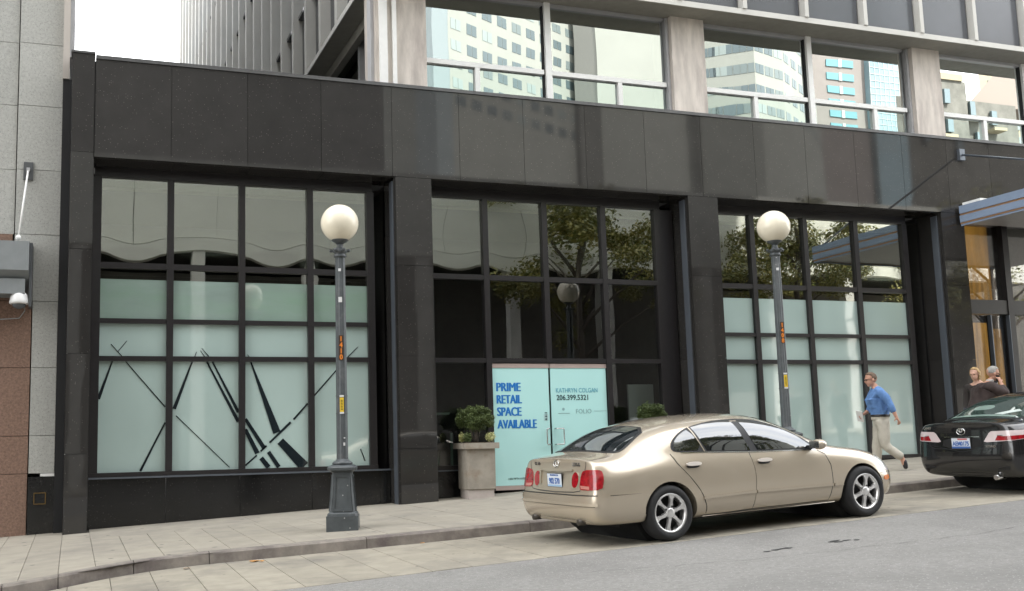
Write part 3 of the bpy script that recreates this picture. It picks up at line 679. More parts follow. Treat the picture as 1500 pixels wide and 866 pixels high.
# ------------------------------------------------------------------ neighbour on the left
nb = tag(empty('stone_building'), 'neighbouring building of pale grey granite and rough red granite at the left edge', 'building')
zj = [0.0, 1.25, 1.818, 2.853, 3.878, 4.922, 5.949, 6.985, 8.007, 9.03, 10.05, 11.1, 12.1]
def nblock(x0, x1, z0, z1, mat, y=.5, d=.3, name='granite_block'):
    mb = MB().box(x0+.004, x1-.004, y, y+d, z0+.004, z1-.004).bevel(.006, 1); return mb.build(name, mat, nb)
for z0, z1 in zip(zj[1:], zj[2:]):
    if z1 < 4.8: nblock(-.622, -.25, z0, z1, GREYSTONE)
    else: nblock(-.905, -.235, z0, z1, GREYSTONE)
    if z1 < 4.7: nblock(-1.75, -.632, z0, z1, REDSTONE, .53); nblock(-2.9, -1.75, z0, z1, REDSTONE, .53)
    elif z0 < 4.8: nblock(-1.75, -.93, z0, z1, REDSTONE, .53)
    else: nblock(-1.9, -.915, z0, z1, GREYSTONE, .56); nblock(-2.9, -1.9, z0, z1, GREYSTONE, .56)
nblock(-1.75, -.632, .1, 1.25, REDSTONE, .53); nblock(-2.9, -1.75, .1, 1.25, REDSTONE, .53)
boxpart('base_block', GRANITE_BASE, nb, -.622, -.25, .49, .8, .15, 1.20); boxpart('base_trim', WHITE_ALU, nb, -.45, -.25, .485, .5, 1.205, 1.245)
BRASS = pmat('brass', (0.30, 0.20, 0.08, 1), rough=0.35, metal=1.0)
v = empty('vent'); v.parent = nb
MB().box(-.535, -.365, .478, .489, .79, .965).box(-.52, -.38, .474, .4775, .805, .95).build('vent_plate', GRANITE_BASE, v)
MB().box(-.537, -.525, .465, .477, .79, .965).box(-.375, -.363, .465, .477, .79, .965).box(-.525, -.375, .465, .477, .79, .802).box(-.525, -.375, .465, .477, .953, .965).build('vent_frame', BRASS, v)
boxpart('dark_reveal', DARK_GAP, nb, -.249, -.118, .38, .9, .15, 7.42)
boxpart('edge_flashing', pmat('beige_flashing', (.46, .42, .38, 1), rough=.6), nb, -.255, -.155, .36, .9, 7.425, 12)
boxpart('edge_flashing', ALU_GREY, nb, -.154, -.095, .40, 3, 7.80, 12)
MB().box(-30, -.26, .85, 30, 0, 21).build('building_mass', GREYSTONE, nb)
# equipment box with camera, held by a rod
GREYBOX = pmat('grey_sheet_metal', (.21, .225, .23, 1), rough=.45, var=.08)
eb = tag(empty('awning_housing', (-1.4, .3, 4.4)), 'grey sheet metal housing hung from a white rod on the left stone wall', 'housing'); eb.location = (0, 0, 0)
MB().poly([(-2.6, .02, 4.28), (-2.6, .02, 4.72), (-2.6, .5, 4.78), (-2.6, .5, 3.92)], (1.93, 0, 0)).build('housing', GREYBOX, eb)
boxpart('lower_rail', GREYBOX, eb, -2.6, -.72, .10, .18, 3.93, 4.16); boxpart('side_plate', pmat('dark_side_plate', (.07, .075, .08, 1), rough=.5), eb, -.666, -.625, .15, .5, 3.75, 4.72)
rp = empty('support_rod'); rp.parent = eb
MB().box(-.80, -.66, .47, .50, 5.78, 6.06).build('wall_plate', pmat('dark_wall_plate', (.09, .095, .10, 1), rough=.5), rp)
MB().box(-.755, -.705, .42, .469, 5.90, 5.96).build('clevis', ALU_GREY, rp)
MB().tube([(-.73, .44, 5.93), (-.83, .12, 4.80)], .016, 8).ball((-.83, .12, 4.79), .04).build('rod', WHITE_ALU, rp)
cm = tag(empty('security_camera', (-.80, .2, 3.9)), 'white dome security camera under the grey housing on the left wall', 'camera')
MB().lathe([(.03, .16), (.03, .10), (.055, .09), (.115, .03), (.135, -.06), (.14, -.10), (.125, -.115)], (0, 0, 0), n=28).build('camera_shell', pmat('white_plastic', (.72, .72, .71, 1), rough=.35), cm)
MB().ball((0, 0, -.115), (.10, .10, .075)).build('camera_dome', pmat('smoked_dome', (.10, .11, .12, 1), rough=.08), cm)
MB().box(-.035, .035, -.035, .035, .155, .36).tube([(.05, .04, -.04), (.08, .1, -.2), (.0, .22, -.30), (-.3, .26, -.32)], .008, 6).build('camera_bracket', GREYBOX, cm)

# ------------------------------------------------------------------ across the street (seen in the mirror glass)
GREYPANEL = pmat('grey_wall_panel', (0.62, 0.62, 0.57, 1), rough=.8, var=.06, scale=.8)
arc = tag(empty('arcade_building'), 'low grey panelled arcade across the street reflected in the shop windows', 'building')
def arc_panels(x0, x1, z0, z1, y, step):
    x = x0
    while x < x1-.01:
        b = min(x+step, x1); boxpart('wall_panel', GREYPANEL, arc, x+.006, b-.006, y-.1, y, z0, z1); x = b
arc_panels(-29, 46, 9.335, 12.1, -21.1, 3.1)
MB().box(-29, 46, -30, -21.2, 8.9, 12.05).build('wall_mass', DARK_GAP, arc)
boxpart('ledge', GREYPANEL, arc, -29, 46, -21.4, -20.95, 8.77, 9.28)
for i in range(18):
    x = 4.07+4.28*(i-7); boxpart('arcade_column', FINMAT, arc, x, x+.5, -21.5, -21.02, .2, 8.769)
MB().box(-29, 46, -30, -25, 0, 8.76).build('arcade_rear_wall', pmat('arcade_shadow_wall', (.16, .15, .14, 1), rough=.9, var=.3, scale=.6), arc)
gob = tag(empty('grey_office_building'), 'tall brownish grey office block behind the arcade across the street', 'building')
MB().box(-34, 12.8, -40, -26, 0, 42).build('wall', pmat('brown_grey_wall', (.30, .29, .275, 1), rough=.8, var=.1), gob)
wmesh = MB().box(-.6, .6, -.02, .04, 0, 1.6).mesh('window')
for i in range(18):
    for j in range(5): link('window', wmesh, TOWERGLASS, gob, (-31+2.35*i, -25.98, 22+3.6*j))

# cream office tower with paired windows
CREAM = pmat('cream_tower_wall', (0.30, 0.305, 0.275, 1), rough=.85, var=.06, scale=.12, detail=6)
CREAMW = pmat('white_tower_wall', (0.27, 0.31, 0.32, 1), rough=.85, var=.05, scale=.12)
RIB = pmat('ribbed_grey_strip', (.27, .265, .245, 1), rough=.9, var=.1)
TW = [pmat('office_window_dark', (.10, .13, .14, 1), rough=.2, spec=.6), pmat('office_window_blind', (.26, .30, .29, 1), rough=.4), pmat('office_window_mid', (.16, .19, .19, 1), rough=.3)]
BLUEW = pmat('blue_office_window', (.10, .34, .52, 1), rough=.15)
tow = tag(empty('cream_tower'), 'faceted cream office tower with rows of paired windows, mirrored in the upper glass', 'building')
pair = [MB().box(-1.28, -.06, 0, .18, 0, 1.85).box(.06, 1.28, 0, .18, 0, 1.85).mesh('office_window') for _ in range(3)]
for k in range(3): pair[k].materials.append(TW[k])
tr = random.Random(5)
def facet(p, q, z0, z1, mat, nwin, zrow, zstep, nrow, parent, meshes=None, wall_name='facade_wall', ws=1.0, first=0):
    p, q = Vector((p[0], p[1], 0)), Vector((q[0], q[1], 0)); d = (q-p); Ln = d.length; d.normalize()
    nrm = Vector((-d.y, d.x, 0))
    if nrm.y < 0: nrm = -nrm
    mb = MB(); mb.hexa([p-nrm*3+Vector((0,0,z0)), q-nrm*3+Vector((0,0,z0)), q+Vector((0,0,z0)), p+Vector((0,0,z0)), p-nrm*3+Vector((0,0,z1)), q-nrm*3+Vector((0,0,z1)), q+Vector((0,0,z1)), p+Vector((0,0,z1))])
    mb.build(wall_name, mat, parent)
    if not nwin: return
    ang = math.atan2(d.y, d.x)
    for i in range(nwin):
        c = p + d*(Ln*(i+.5)/nwin) + nrm*(-.12)
        for j in range(nrow):
            w = tr.random(); ms = meshes or pair
            m = ms[0 if w < .68 else (2 if w < .88 else 1)] if len(ms) > 1 else ms[0]
            o = link('office_window', m, None, parent, (c.x, c.y, zrow+zstep*j), (0, 0, ang)); o.scale = (ws, 1 if nrm.dot(Vector((-math.sin(ang), math.cos(ang), 0))) > 0 else -1, 1)
for j in range(1): pass
blue_m = [MB().box(-.35, .35, 0, .18, 0, 2.1).mesh('office_window')]; blue_m[0].materials.append(BLUEW)
Z0, ZR, ZS = 5.0, 63.0, 3.72
facet((68.5, -176), (63.6, -150), Z0, 110, CREAMW, 4, ZR+.3, ZS, 9, tow, blue_m)
facet((63.5, -150), (97.6, -166), Z0, 110, CREAM, 9, ZR-1.2, ZS, 9, tow)
facet((96.2, -164), (99.2, -160.2), Z0, 110, RIB, 0, 0, 0, 0, tow)
facet((99.2, -160), (127.5, -160), Z0, 112, CREAM, 0, 0, 0, 0, tow, wall_name='blank_wall')
cv = [(120.5, -157.5), (125.6, -153.5), (130.0, -150.2), (139.0, -153), (150.2, -160), (163.5, -172)]
for (a, b), nw in zip(zip(cv, cv[1:]), (3, 2, 3, 3, 3)): facet(a, b, Z0, 112, CREAM, nw, 66.4, 4.25, 8, tow, ws=1.05)
MB().box(70, 160, -215, -176, 0, 108).build('tower_mass', CREAM, tow)
# brick and blue glass tower
BRICK = pmat('pink_brick_wall', (.24, .212, .198, 1), rough=.9, var=.06, scale=.3); TEALW = pmat('teal_glass', (.14, .30, .33, 1), rough=.2); BLUEG = pmat('pale_blue_curtain_glass', (.24, .34, .385, 1), rough=.2, var=.25, scale=.08)
SPANW = pmat('white_mullion', (.40, .43, .42, 1), rough=.6)
brk = tag(empty('brick_tower'), 'tall pink brick tower with a blue glass bay, mirrored in the upper right panes', 'building')
def trap(x0, x1, yf, yb, z0, z1):
    k = (17.4-yb)/(17.4-yf); return MB().hexa([(x0*k, yb, z0), (x1*k, yb, z0), (x1, yf, z0), (x0, yf, z0), (x0*k, yb, z1), (x1*k, yb, z1), (x1, yf, z1), (x0, yf, z1)])
trap(176, 213.5, -190, -215, 0, 140).build('wall', BRICK, brk)
ww = MB().box(-4.2, -.6, 0, .3, 0, 1.75).box(.6, 4.2, 0, .3, 0, 1.75).mesh('window'); ws_ = MB().box(-.5, .5, 0, .35, -.1, 1.9).mesh('window_pier')
for j in range(14):
    link('window', ww, TEALW, brk, (187.4, -190.05, 79+3.38*j)); link('window_pier', ws_, SPANW, brk, (187.4, -190.05, 79+3.38*j))
MB().box(195.2, 204.6, -190.5, -188.4, 0, 140).build('glass_bay', BLUEG, brk)
cur = MB()
for k in range(7): cur.box(195.2+k*1.55, 195.35+k*1.55, -188.4, -188.3, 0, 140)
for j in range(40): cur.box(195.2, 204.6, -188.4, -188.28, 74+1.69*j, 74.15+1.69*j)
cur.build('curtain_mullion', SPANW, brk)
for j in range(14):
    o = MB().box(207.4, 210.6, -190.05, -189.8, 79+3.38*j, 81.6+3.38*j).build('window', TEALW, brk)
# grey stone hall and a sandstone block nearer by
STONE = pmat('grey_rubble_stone', (.105, .10, .088, 1), rough=.95, var=.35, scale=.9, detail=6)
SAND = pmat('sandstone_wall', (.24, .205, .14, 1), rough=.9, var=.12, scale=.5)
hall = tag(empty('stone_hall'), 'dark grey rubble stone hall with stepped gable, mirrored in the right panes', 'building')
for (a_, b_, y_, z_) in ((76.5, 79.5, -60, 34.6), (79.5, 86.5, -60.8, 37.2), (86.5, 94, -61.5, 35.5)): trap(a_, b_, y_, -75, 0, z_).build('wall', STONE, hall)
MB().box(80, 86, -61.4, -60.6, 37.2, 37.9).build('cornice', SAND, hall)
MB().poly([(88, -62, 35.4), (97, -62, 35.4), (97, -62, 40.5), (92, -62, 39.0)], (3.6, -3, 0)).build('roof', pmat('brown_slate', (.17, .14, .12, 1), rough=.8), hall)
hm = MB().box(-.35, .35, 0, .3, 0, 1.5).mesh('window')
for (x, z) in ((80.6, 35.0), (80.9, 32.0), (83.6, 34.6), (83.8, 31.6), (83.4, 29.0), (87.6, 33.8), (88.2, 30.6), (90.5, 33), (78.1, 32.5), (78.4, 29.6)): link('window', hm, TW[0], hall, (x, -60.75 if 79.5 < x < 86.5 else (-59.9 if x < 80 else -61.4), z))
for (x, z) in ((80.9, 31.5), (83.8, 31.1), (87.9, 33.2), (90.4, 32.2)): MB().box(x-.8, x+.8, -61.4, -60.4, z, z+.28).build('string_course', SAND, hall)
snd = tag(empty('sandstone_block'), 'yellow sandstone block with regular windows beyond the dark stone hall', 'building')
trap(121.5, 150, -90, -110, 0, 56).build('wall', SAND, snd)
sm = MB().box(-.9, .9, 0, .3, 0, 1.7).mesh('window')
for i in range(5):
    for j in range(9): link('window', sm, TW[2], snd, (124+3.2*i, -90.1, 36+2.7*j))

# ------------------------------------------------------------------ street trees opposite
def leaf_mat(name, c1, c2):
    m = bpy.data.materials.new(name); m.use_nodes = True; nt = m.node_tree; L = nt.links; b = nt.nodes['Principled BSDF']
    geo = N(nt, 'ShaderNodeNewGeometry'); no = N(nt, 'ShaderNodeTexNoise', Scale=1.1, Detail=2); L.new(geo.outputs['Position'], no.inputs['Vector'])
    ad = N(nt, 'ShaderNodeMath', operation='ADD'); ad.use_clamp = True; L.new(no.outputs['Fac'], ad.inputs[0])
    sc = N(nt, 'ShaderNodeMapRange'); sc.inputs[3].default_value = -.35; sc.inputs[4].default_value = .35; L.new(geo.outputs['Random Per Island'], sc.inputs[0]); L.new(sc.outputs[0], ad.inputs[1])
    mx = N(nt, 'ShaderNodeMix', data_type='RGBA'); mx.inputs[6].default_value = c1; mx.inputs[7].default_value = c2; L.new(ad.outputs[0], mx.inputs[0]); L.new(mx.outputs[2], b.inputs['Base Color'])
    b.inputs['Roughness'].default_value = .55
    MATS[name] = m; return m
LEAF = leaf_mat('autumn_green_leaf', (.06, .095, .022, 1), (.30, .25, .06, 1))
BARK = pmat('grey_bark', (.09, .075, .06, 1), rough=.9, var=.3, scale=10)
def leaves(bm, centre, rad, n, size, r, drop=0.0):
    for _ in range(n):
        while True:
            p = Vector((r.uniform(-1, 1), r.uniform(-1, 1), r.uniform(-1, 1)))
            if 0.1 < p.length < 1: break
        p = p*(0.55+0.45*r.random()) if p.length > .5 else p
        c = Vector(centre) + Vector((p.x*rad[0], p.y*rad[1], p.z*rad[2]))
        s = size*r.uniform(.6, 1.3); q = Euler((r.uniform(-1, 1), r.uniform(-1, 1), r.uniform(0, 6.28))).to_matrix()
        a, b_, h = q @ Vector((s, 0, 0)), q @ Vector((0, s*.55, 0)), q @ Vector((0, 0, s*.12))
        vs = [bm.verts.new(c-a), bm.verts.new(c-b_+h), bm.verts.new(c+a), bm.verts.new(c+b_+h)]
        bm.faces.new(vs)
def tree(x, y, label, seed, h=11.5, nl=15000, spread=3.6):
    t = tag(empty('street_tree', (x, y, zr(x, y)+.13)), label, 'tree', 'street trees across the road'); r = random.Random(seed)
    mb = MB(); mb.tube([(0, 0, 0), (.05, .02, 2), (.1, -.05, 4.2), (0, .1, 6.5), (.1, 0, 9)], [.22, .18, .15, .11, .05], 10)
    tips = []
    for k in range(11):
        a = k*2.4+r.random(); z0 = 3.5+.40*k; ln = spread*(1-.05*k)*r.uniform(.6, 1)
        tip = Vector((math.cos(a)*ln, math.sin(a)*ln, z0+1.6+r.random())); mb.tube([(.05, 0, z0), tuple(tip*.5+Vector((0, 0, z0*.5+.2))), tuple(tip)], [.08, .05, .02], 6); tips.append(tip)
    mb.build('trunk', BARK, t)
    cb = bmesh.new()
    for tip in tips+[Vector((0, 0, 8.9)), Vector((.6, .3, 8.0))]:
        for _ in range(3):
            c = tip+Vector((r.gauss(0, .8), r.gauss(0, .8), r.gauss(0, .5))); leaves(cb, c, (r.uniform(.7, 1.3), r.uniform(.7, 1.3), r.uniform(.5, .9)), nl//39, .085, r)
    me = bpy.data.meshes.new('crown'); cb.to_mesh(me); cb.free(); link('crown', me, LEAF, t)
tree(18.9, -18.8, 'leafy street tree mirrored in the middle shop window', 1)
tree(29.4, -18.8, 'leafy street tree mirrored in the right shop window', 2)
tree(40.0, -18.8, 'yellowing street tree farthest up the opposite pavement', 3, nl=7000)
# ------------------------------------------------------------------ lamp posts
ORANGE = pmat('orange_number', (.75, .22, .02, 1), rough=.5); YELLOW = pmat('yellow_tag', (.72, .50, .03, 1), rough=.5); STICK = pmat('white_sticker', (.65, .65, .65, 1), rough=.6); NUMBACK = pmat('brown_number_plate', (.05, .025, .012, 1), rough=.6)
def lamp_post(x, y, label, number, stickers, rot):
    zg = zs(x, y)
    t = tag(empty('street_lamp', (x, y, zg), (0, 0, rot)), label, 'street lamp', 'globe street lamps on the pavement')
    # square plinth
    m = MB().box(-.205, .205, -.205, .205, -.03, .185).bevel(.012, 2); m.build('plinth', IRON, t)
    # flared square pedestal: concave tapering with recessed panels
    mb = MB(); prof = [(.195, .186), (.19, .215), (.168, .235), (.160, .30), (.148, .42), (.138, .55), (.131, .66), (.128, .735)]
    rings = []
    for h, z in prof:
        c = h*.86
        rings.append([mb.bm.verts.new((px*1.0, py*1.0, z)) for px, py in ((-c, -h), (c, -h), (h, -c), (h, c), (c, h), (-c, h), (-h, c), (-h, -c))])
    for a, b in zip(rings, rings[1:]):
        for k in range(8): mb.bm.faces.new((a[k], a[(k+1) % 8], b[(k+1) % 8], b[k]))
    mb.bm.faces.new(rings[0][::-1]); mb.bm.faces.new(rings[-1])
    mb.build('pedestal', IRON, t)
    for k in range(4):
        mb = MB()
        def q(u, z, d):
            i = next(i for i in range(len(prof)-1) if prof[i][1] <= z <= prof[i+1][1]); (h0, z0), (h1, z1) = prof[i], prof[i+1]; h = h0+(h1-h0)*(z-z0)/(z1-z0)
            return (u*h, -h-d, z)
        zz = [.27, .38, .5, .6, .69]
        for sgn in (-1, 1):
            for z0, z1 in zip(zz, zz[1:]):
                mb.hexa([q(sgn*.62, z0, -.004), q(sgn*.74, z0, -.004), q(sgn*.74, z0, .012), q(sgn*.62, z0, .012), q(sgn*.62, z1, -.004), q(sgn*.74, z1, -.004), q(sgn*.74, z1, .012), q(sgn*.62, z1, .012)])
        for z0, z1 in ((.245, .275), (.68, .705)):
            mb.hexa([q(-.74, z0, -.004), q(.74, z0, -.004), q(.74, z0, .012), q(-.74, z0, .012), q(-.74, z1, -.004), q(.74, z1, -.004), q(.74, z1, .012), q(-.74, z1, .012)])
        mb.build('panel_moulding', IRON, t, None, (0, 0, k*math.pi/2))
    mb = MB(); rr = []
    for h, z in [(.130, .735), (.150, .75), (.185, .765), (.190, .80), (.175, .815), (.13, .835)]:
        c = h*.8; rr.append([mb.bm.verts.new((px, py, z)) for px, py in ((-c, -h), (c, -h), (h, -c), (h, c), (c, h), (-c, h), (-h, c), (-h, -c))])
    for a, b in zip(rr, rr[1:]):
        for k in range(8): mb.bm.faces.new((a[k], a[(k+1) % 8], b[(k+1) % 8], b[k]))
    mb.bm.faces.new(rr[0][::-1]); mb.bm.faces.new(rr[-1]); mb.build('pedestal_cap', IRON, t)
    MB().lathe([(.10, .83), (.13, .84), (.135, .86), (.115, .875), (.09, .89), (.075, .91)], n=28).build('base_ring', IRON, t)
    # fluted shaft
    mb = MB(); nf = 8; rings = []
    for z, r in ((.9, .076), (2.2, .072), (3.58, .066)):
        ring = []
        for k in range(nf):
            a = 2*math.pi*k/nf
            for da, f in ((-.28, 1.0), (.0, .90), (.28, 1.0)): ring.append(mb.bm.verts.new((r*f*math.cos(a+da+.39), r*f*math.sin(a+da+.39), z)))
        rings.append(ring)
    n = len(rings[0])
    for a, b in zip(rings, rings[1:]):
        for k in range(n): mb.bm.faces.new((a[k], a[(k+1) % n], b[(k+1) % n], b[k]))
    mb.bm.faces.new(rings[0][::-1]); mb.bm.faces.new(rings[-1]); mb.build('shaft', IRON, t)
    c = MB().lathe([(.06, 3.57), (.085, 3.58), (.09, 3.60), (.07, 3.615), (.075, 3.63), (.095, 3.645), (.10, 3.665), (.08, 3.68), (.055, 3.70), (.04, 3.74), (.045, 3.76)], n=20)
    for k in range(6):
        a = k*math.pi/3; c.ball((.118*math.cos(a), .118*math.sin(a), 3.67), (.026, .026, .024), u=8, v=6).tube([(.07*math.cos(a), .07*math.sin(a), 3.655), (.118*math.cos(a), .118*math.sin(a), 3.665)], .014, 6)
    c.build('capital', IRON, t)
    MB().lathe([(.045, 3.755), (.06, 3.775), (.108, 3.80), (.115, 3.82), (.115, 3.852), (.10, 3.858)], n=24).build('globe_holder', IRON, t)
    mb = MB(); mb.ball((0, 0, 4.045), .2545, u=48, v=32); mb.build('globe', GLOBE, t)
    # number, tag and stickers on the face towards the road
    fr = -rot
    p = empty('number_plate', (0, 0, 0)); p.parent = t; p.rotation_euler = (0, 0, fr + math.radians(-14))
    zc = 2.36
    MB().box(-.030, .030, -.0785, -.0755, zc-.165, zc+.165).build('plate', NUMBACK, p)
    for i, ch in enumerate(number): text_mesh('digit', ch, ORANGE, p, .088, (0, -.080, zc+.088-.080*i), sx=.9, align='CENTER', off=.003)
    q_ = empty('yellow_tag', (0, 0, 0)); q_.parent = t; q_.rotation_euler = (0, 0, fr + math.radians(-14))
    MB().box(-.026, .026, -.084, -.080, 1.515, 1.705).build('plate', YELLOW, q_)
    for i in range(7): MB().box(-.012, .012, -.0862, -.0845, 1.545+.02*i, 1.553+.02*i).build('tag_letter', NUMBACK, q_)
    for z in (1.505, 1.725): MB().box(-.028, .028, -.084, -.080, z-.012, z+.012).build('tag_end', STICK, q_)
    for z in (1.50, 1.73): MB().lathe([(.079, z-.006), (.080, z), (.079, z+.006)], n=18).build('strap', IRON, q_)
    for (a, z, w, h) in stickers:
        o = MB().box(-w, w, -.0795, -.0755, z-h, z+h).build('sticker', STICK, t); o.rotation_euler = (0, 0, fr+a)
    return t
lamp_post(3.345, -3.07, 'globe street lamp with number 1410 standing on the pavement before the left shop window', '1410', [(-.35, 3.40, .018, .018), (-.30, 3.00, .024, .035), (.1, 1.1, .012, .02), (.15, 1.18, .01, .008)], math.radians(-18))
lamp_post(10.40, -3.0, 'globe street lamp with number 1408 standing behind the champagne sedan', '1408', [(-.4, 3.36, .02, .02)], math.radians(-18))

# ------------------------------------------------------------------ planters
POT = pmat('weathered_cast_planter', (.30, .27, .225, 1), rough=.85, var=.22, scale=5, tint=((.21, .15, .105, 1), .52, .75), tscale=3.0, bump=.06, bscale=60)
POTBASE = pmat('planter_plinth', (.42, .37, .34, 1), rough=.85, var=.1)
BOX = leaf_mat('boxwood_leaf', (.035, .06, .014, 1), (.13, .17, .05, 1)); PALEBLOOM = leaf_mat('pale_flowers', (.34, .36, .12, 1), (.72, .70, .40, 1)); SOIL = pmat('soil', (.05, .035, .02, 1), rough=1)
def planter(x, y, label, shrub_label, rz, seed, sc=1.0):
    z = zs(x, y); t = tag(empty('planter', (x, y, z), (0, 0, rz)), label, 'planter', 'stone planters beside the doors')
    MB().box(-.225, .225, -.225, .225, -.04, .135).build('plinth', POTBASE, t)
    mb = MB(); rr = []
    for h, zz in ((.235, .136), (.248, .15), (.25, .80), (.25, .815)):
        rr.append([mb.bm.verts.new((sx*h, sy*h, zz)) for sx, sy in ((-1, -1), (1, -1), (1, 1), (-1, 1))])
    for a, b in zip(rr, rr[1:]):
        for k in range(4): mb.bm.faces.new((a[k], a[(k+1) % 4], b[(k+1) % 4], b[k]))
    mb.bm.faces.new(rr[0][::-1]); mb.bm.faces.new(rr[-1]); mb.bevel(.008, 2); mb.build('pot_body', POT, t)
    m = MB().box(-.31, .31, -.31, .31, .816, .915).bevel(.042, 4); m.build('pot_rim', POT, t)
    MB().box(-.24, .24, -.24, .24, .914, .925).build('soil', SOIL, t)
    r = random.Random(seed)
    s = tag(empty('boxwood_shrub', (x, y, z+.92), (0, 0, rz)), shrub_label, 'shrub', 'clipped shrubs in the planters')
    MB().tube([(0, 0, 0), (.01, 0, .16), (0, 0, .34)], [.035, .03, .02], 8).tube([(.03, .02, 0), (.10, .02, .3)], [.018, .01], 6).tube([(-.03, .0, 0), (-.12, -.02, .32)], [.018, .01], 6).build('stem', BARK, s)
    cb = bmesh.new()
    for _ in range(46):
        a, b_ = r.uniform(0, 6.28), r.uniform(-.5, 1.2); d = Vector((math.cos(a)*math.cos(b_), math.sin(a)*math.cos(b_), math.sin(b_)))
        leaves(cb, (d.x*.285, d.y*.285, .385+d.z*.20), (.080, .080, .070), 300, .0125, r)
    leaves(cb, (0, 0, .37), (.31, .31, .225), 4500, .0135, r)
    for _ in range(5):
        a, b_ = r.uniform(0, 6.28), r.uniform(.1, 1.3); d = Vector((math.cos(a)*math.cos(b_), math.sin(a)*math.cos(b_), math.sin(b_)))
        leaves(cb, (d.x*.37, d.y*.37, .39+d.z*.29), (.018, .018, .03), 10, .014, r)
    me = bpy.data.meshes.new('foliage'); cb.to_mesh(me); cb.free(); link('foliage', me, BOX, s); s.scale = (sc, sc, sc)
    for (cx, cyy, sz, mt, lb) in ((.19, -.2, .11, PALEBLOOM, 'pale yellow green trailing plant at the front right of the planter'), (-.21, -.19, .10, BOX, 'small green plant at the front left of the planter'), (-.27, -.05, .06, PALEBLOOM, 'white flowering sprig at the left edge of the planter')):
        cb = bmesh.new(); leaves(cb, (cx, cyy, .09), (sz, sz*.8, .10), 420, .016, r); me = bpy.data.meshes.new('bedding_plant'); cb.to_mesh(me); cb.free()
        o = link('bedding_plant', me, mt, None, (x, y, z+.92), (0, 0, rz))
        tag(o, lb + (' with the visible door lettering' if rz > -.05 and False else (', left of the doors' if x < 8 else ', right of the doors')), 'plant')
planter(6.50, 0.13, 'square stone planter left of the turquoise doors', 'round clipped boxwood in the planter left of the doors', math.radians(-3), 11)
planter(9.80, -0.10, 'square stone planter right of the doors, hidden behind the sedan', 'round clipped boxwood showing above the sedan roof', math.radians(-3), 12, .80)

# ------------------------------------------------------------------ cars
def paint(name, base, metal, rough, coat=1.0):
    m = pmat(name, base, rough=rough, metal=metal, coat=coat); return m
CHAMP = paint('champagne_paint', (0.53, 0.458, 0.358, 1), .48, .25)
BLACKP = paint('black_paint', (.006, .006, .007, 1), .0, .25)
CARGLASS = pmat('dark_car_glass', (.008, .011, .012, 1), rough=.015, spec=1.0)
CARGLASS.node_tree.nodes['Principled BSDF'].inputs['IOR'].default_value = 1.9
REARGLASS = pmat('dark_rear_glass', (.012, .016, .018, 1), rough=.02, spec=.9)
GREENGLASS = pmat('greenish_rear_glass', (.035, .055, .048, 1), rough=.02, spec=.9)
HANDLEM = pmat('satin_handle', (.72, .66, .60, 1), rough=.3, metal=.4)
TRIM = pmat('black_rubber_trim', (.012, .012, .013, 1), rough=.5)
CHROME = pmat('chrome', (.75, .75, .75, 1), rough=.12, metal=1)
TYRE = pmat('tyre_rubber', (.018, .018, .019, 1), rough=.8, var=.15, scale=20)
RIM = pmat('alloy_rim', (.74, .73, .72, 1), rough=.25, metal=.7)
REDLAMP = pmat('red_lamp_lens', (.30, .006, .012, 1), rough=.10, spec=.6, var=.55, scale=22, coat=1)
PINKLAMP = pmat('clear_lamp_lens', (.62, .52, .52, 1), rough=.10, spec=.7, coat=1)
AMBERLAMP = pmat('amber_marker', (.75, .20, .03, 1), rough=.15, coat=1)
HEADLAMP = pmat('headlamp_lens', (.62, .62, .60, 1), rough=.10, metal=.3, coat=1)
PLATE = pmat('number_plate_white', (.62, .66, .72, 1), rough=.5); PLATEBLUE = pmat('plate_blue', (.05, .13, .38, 1), rough=.5); PLATERED = pmat('plate_red', (.5, .12, .12, 1), rough=.5)
UNDER = pmat('underbody', (.01, .01, .01, 1), rough=.9)

def eval_mesh(o, name):
    dg = bpy.context.evaluated_depsgraph_get(); me = bpy.data.meshes.new_from_object(o.evaluated_get(dg)); me.name = name
    return me
def sharp_smooth(me, ang=math.radians(32)):
    bm = bmesh.new(); bm.from_mesh(me)
    for f in bm.faces: f.smooth = True
    for e in bm.edges: e.smooth = not (len(e.link_faces) == 2 and e.calc_face_angle(0) > ang)
    bm.to_mesh(me); bm.free()

def clip_poly(poly, x0, x1, y0, y1):
    def cl(pts, ins, inter):
        out = []
        for i in range(len(pts)):
            a, b = pts[i-1], pts[i]
            if ins(b):
                if not ins(a): out.append(inter(a, b))
                out.append(b)
            elif ins(a): out.append(inter(a, b))
        return out
    def ix(v): return lambda a, b: (v, a[1]+(b[1]-a[1])*(v-a[0])/(b[0]-a[0]))
    def iy(v): return lambda a, b: (a[0]+(b[0]-a[0])*(v-a[1])/(b[1]-a[1]), v)
    for ins, it in ((lambda p: p[0] >= x0, ix(x0)), (lambda p: p[0] <= x1, ix(x1)), (lambda p: p[1] >= y0, iy(y0)), (lambda p: p[1] <= y1, iy(y1))):
        if not poly: return poly
        poly = cl(poly, ins, it)
    return poly

def smooth_poly(pts, it=2):
    for _ in range(it):
        q = []
        for i in range(len(pts)):
            a, b = pts[i], pts[(i+1) % len(pts)]
            q += [(a[0]*.75+b[0]*.25, a[1]*.75+b[1]*.25), (a[0]*.25+b[0]*.75, a[1]*.25+b[1]*.75)]
        pts = q
    return pts

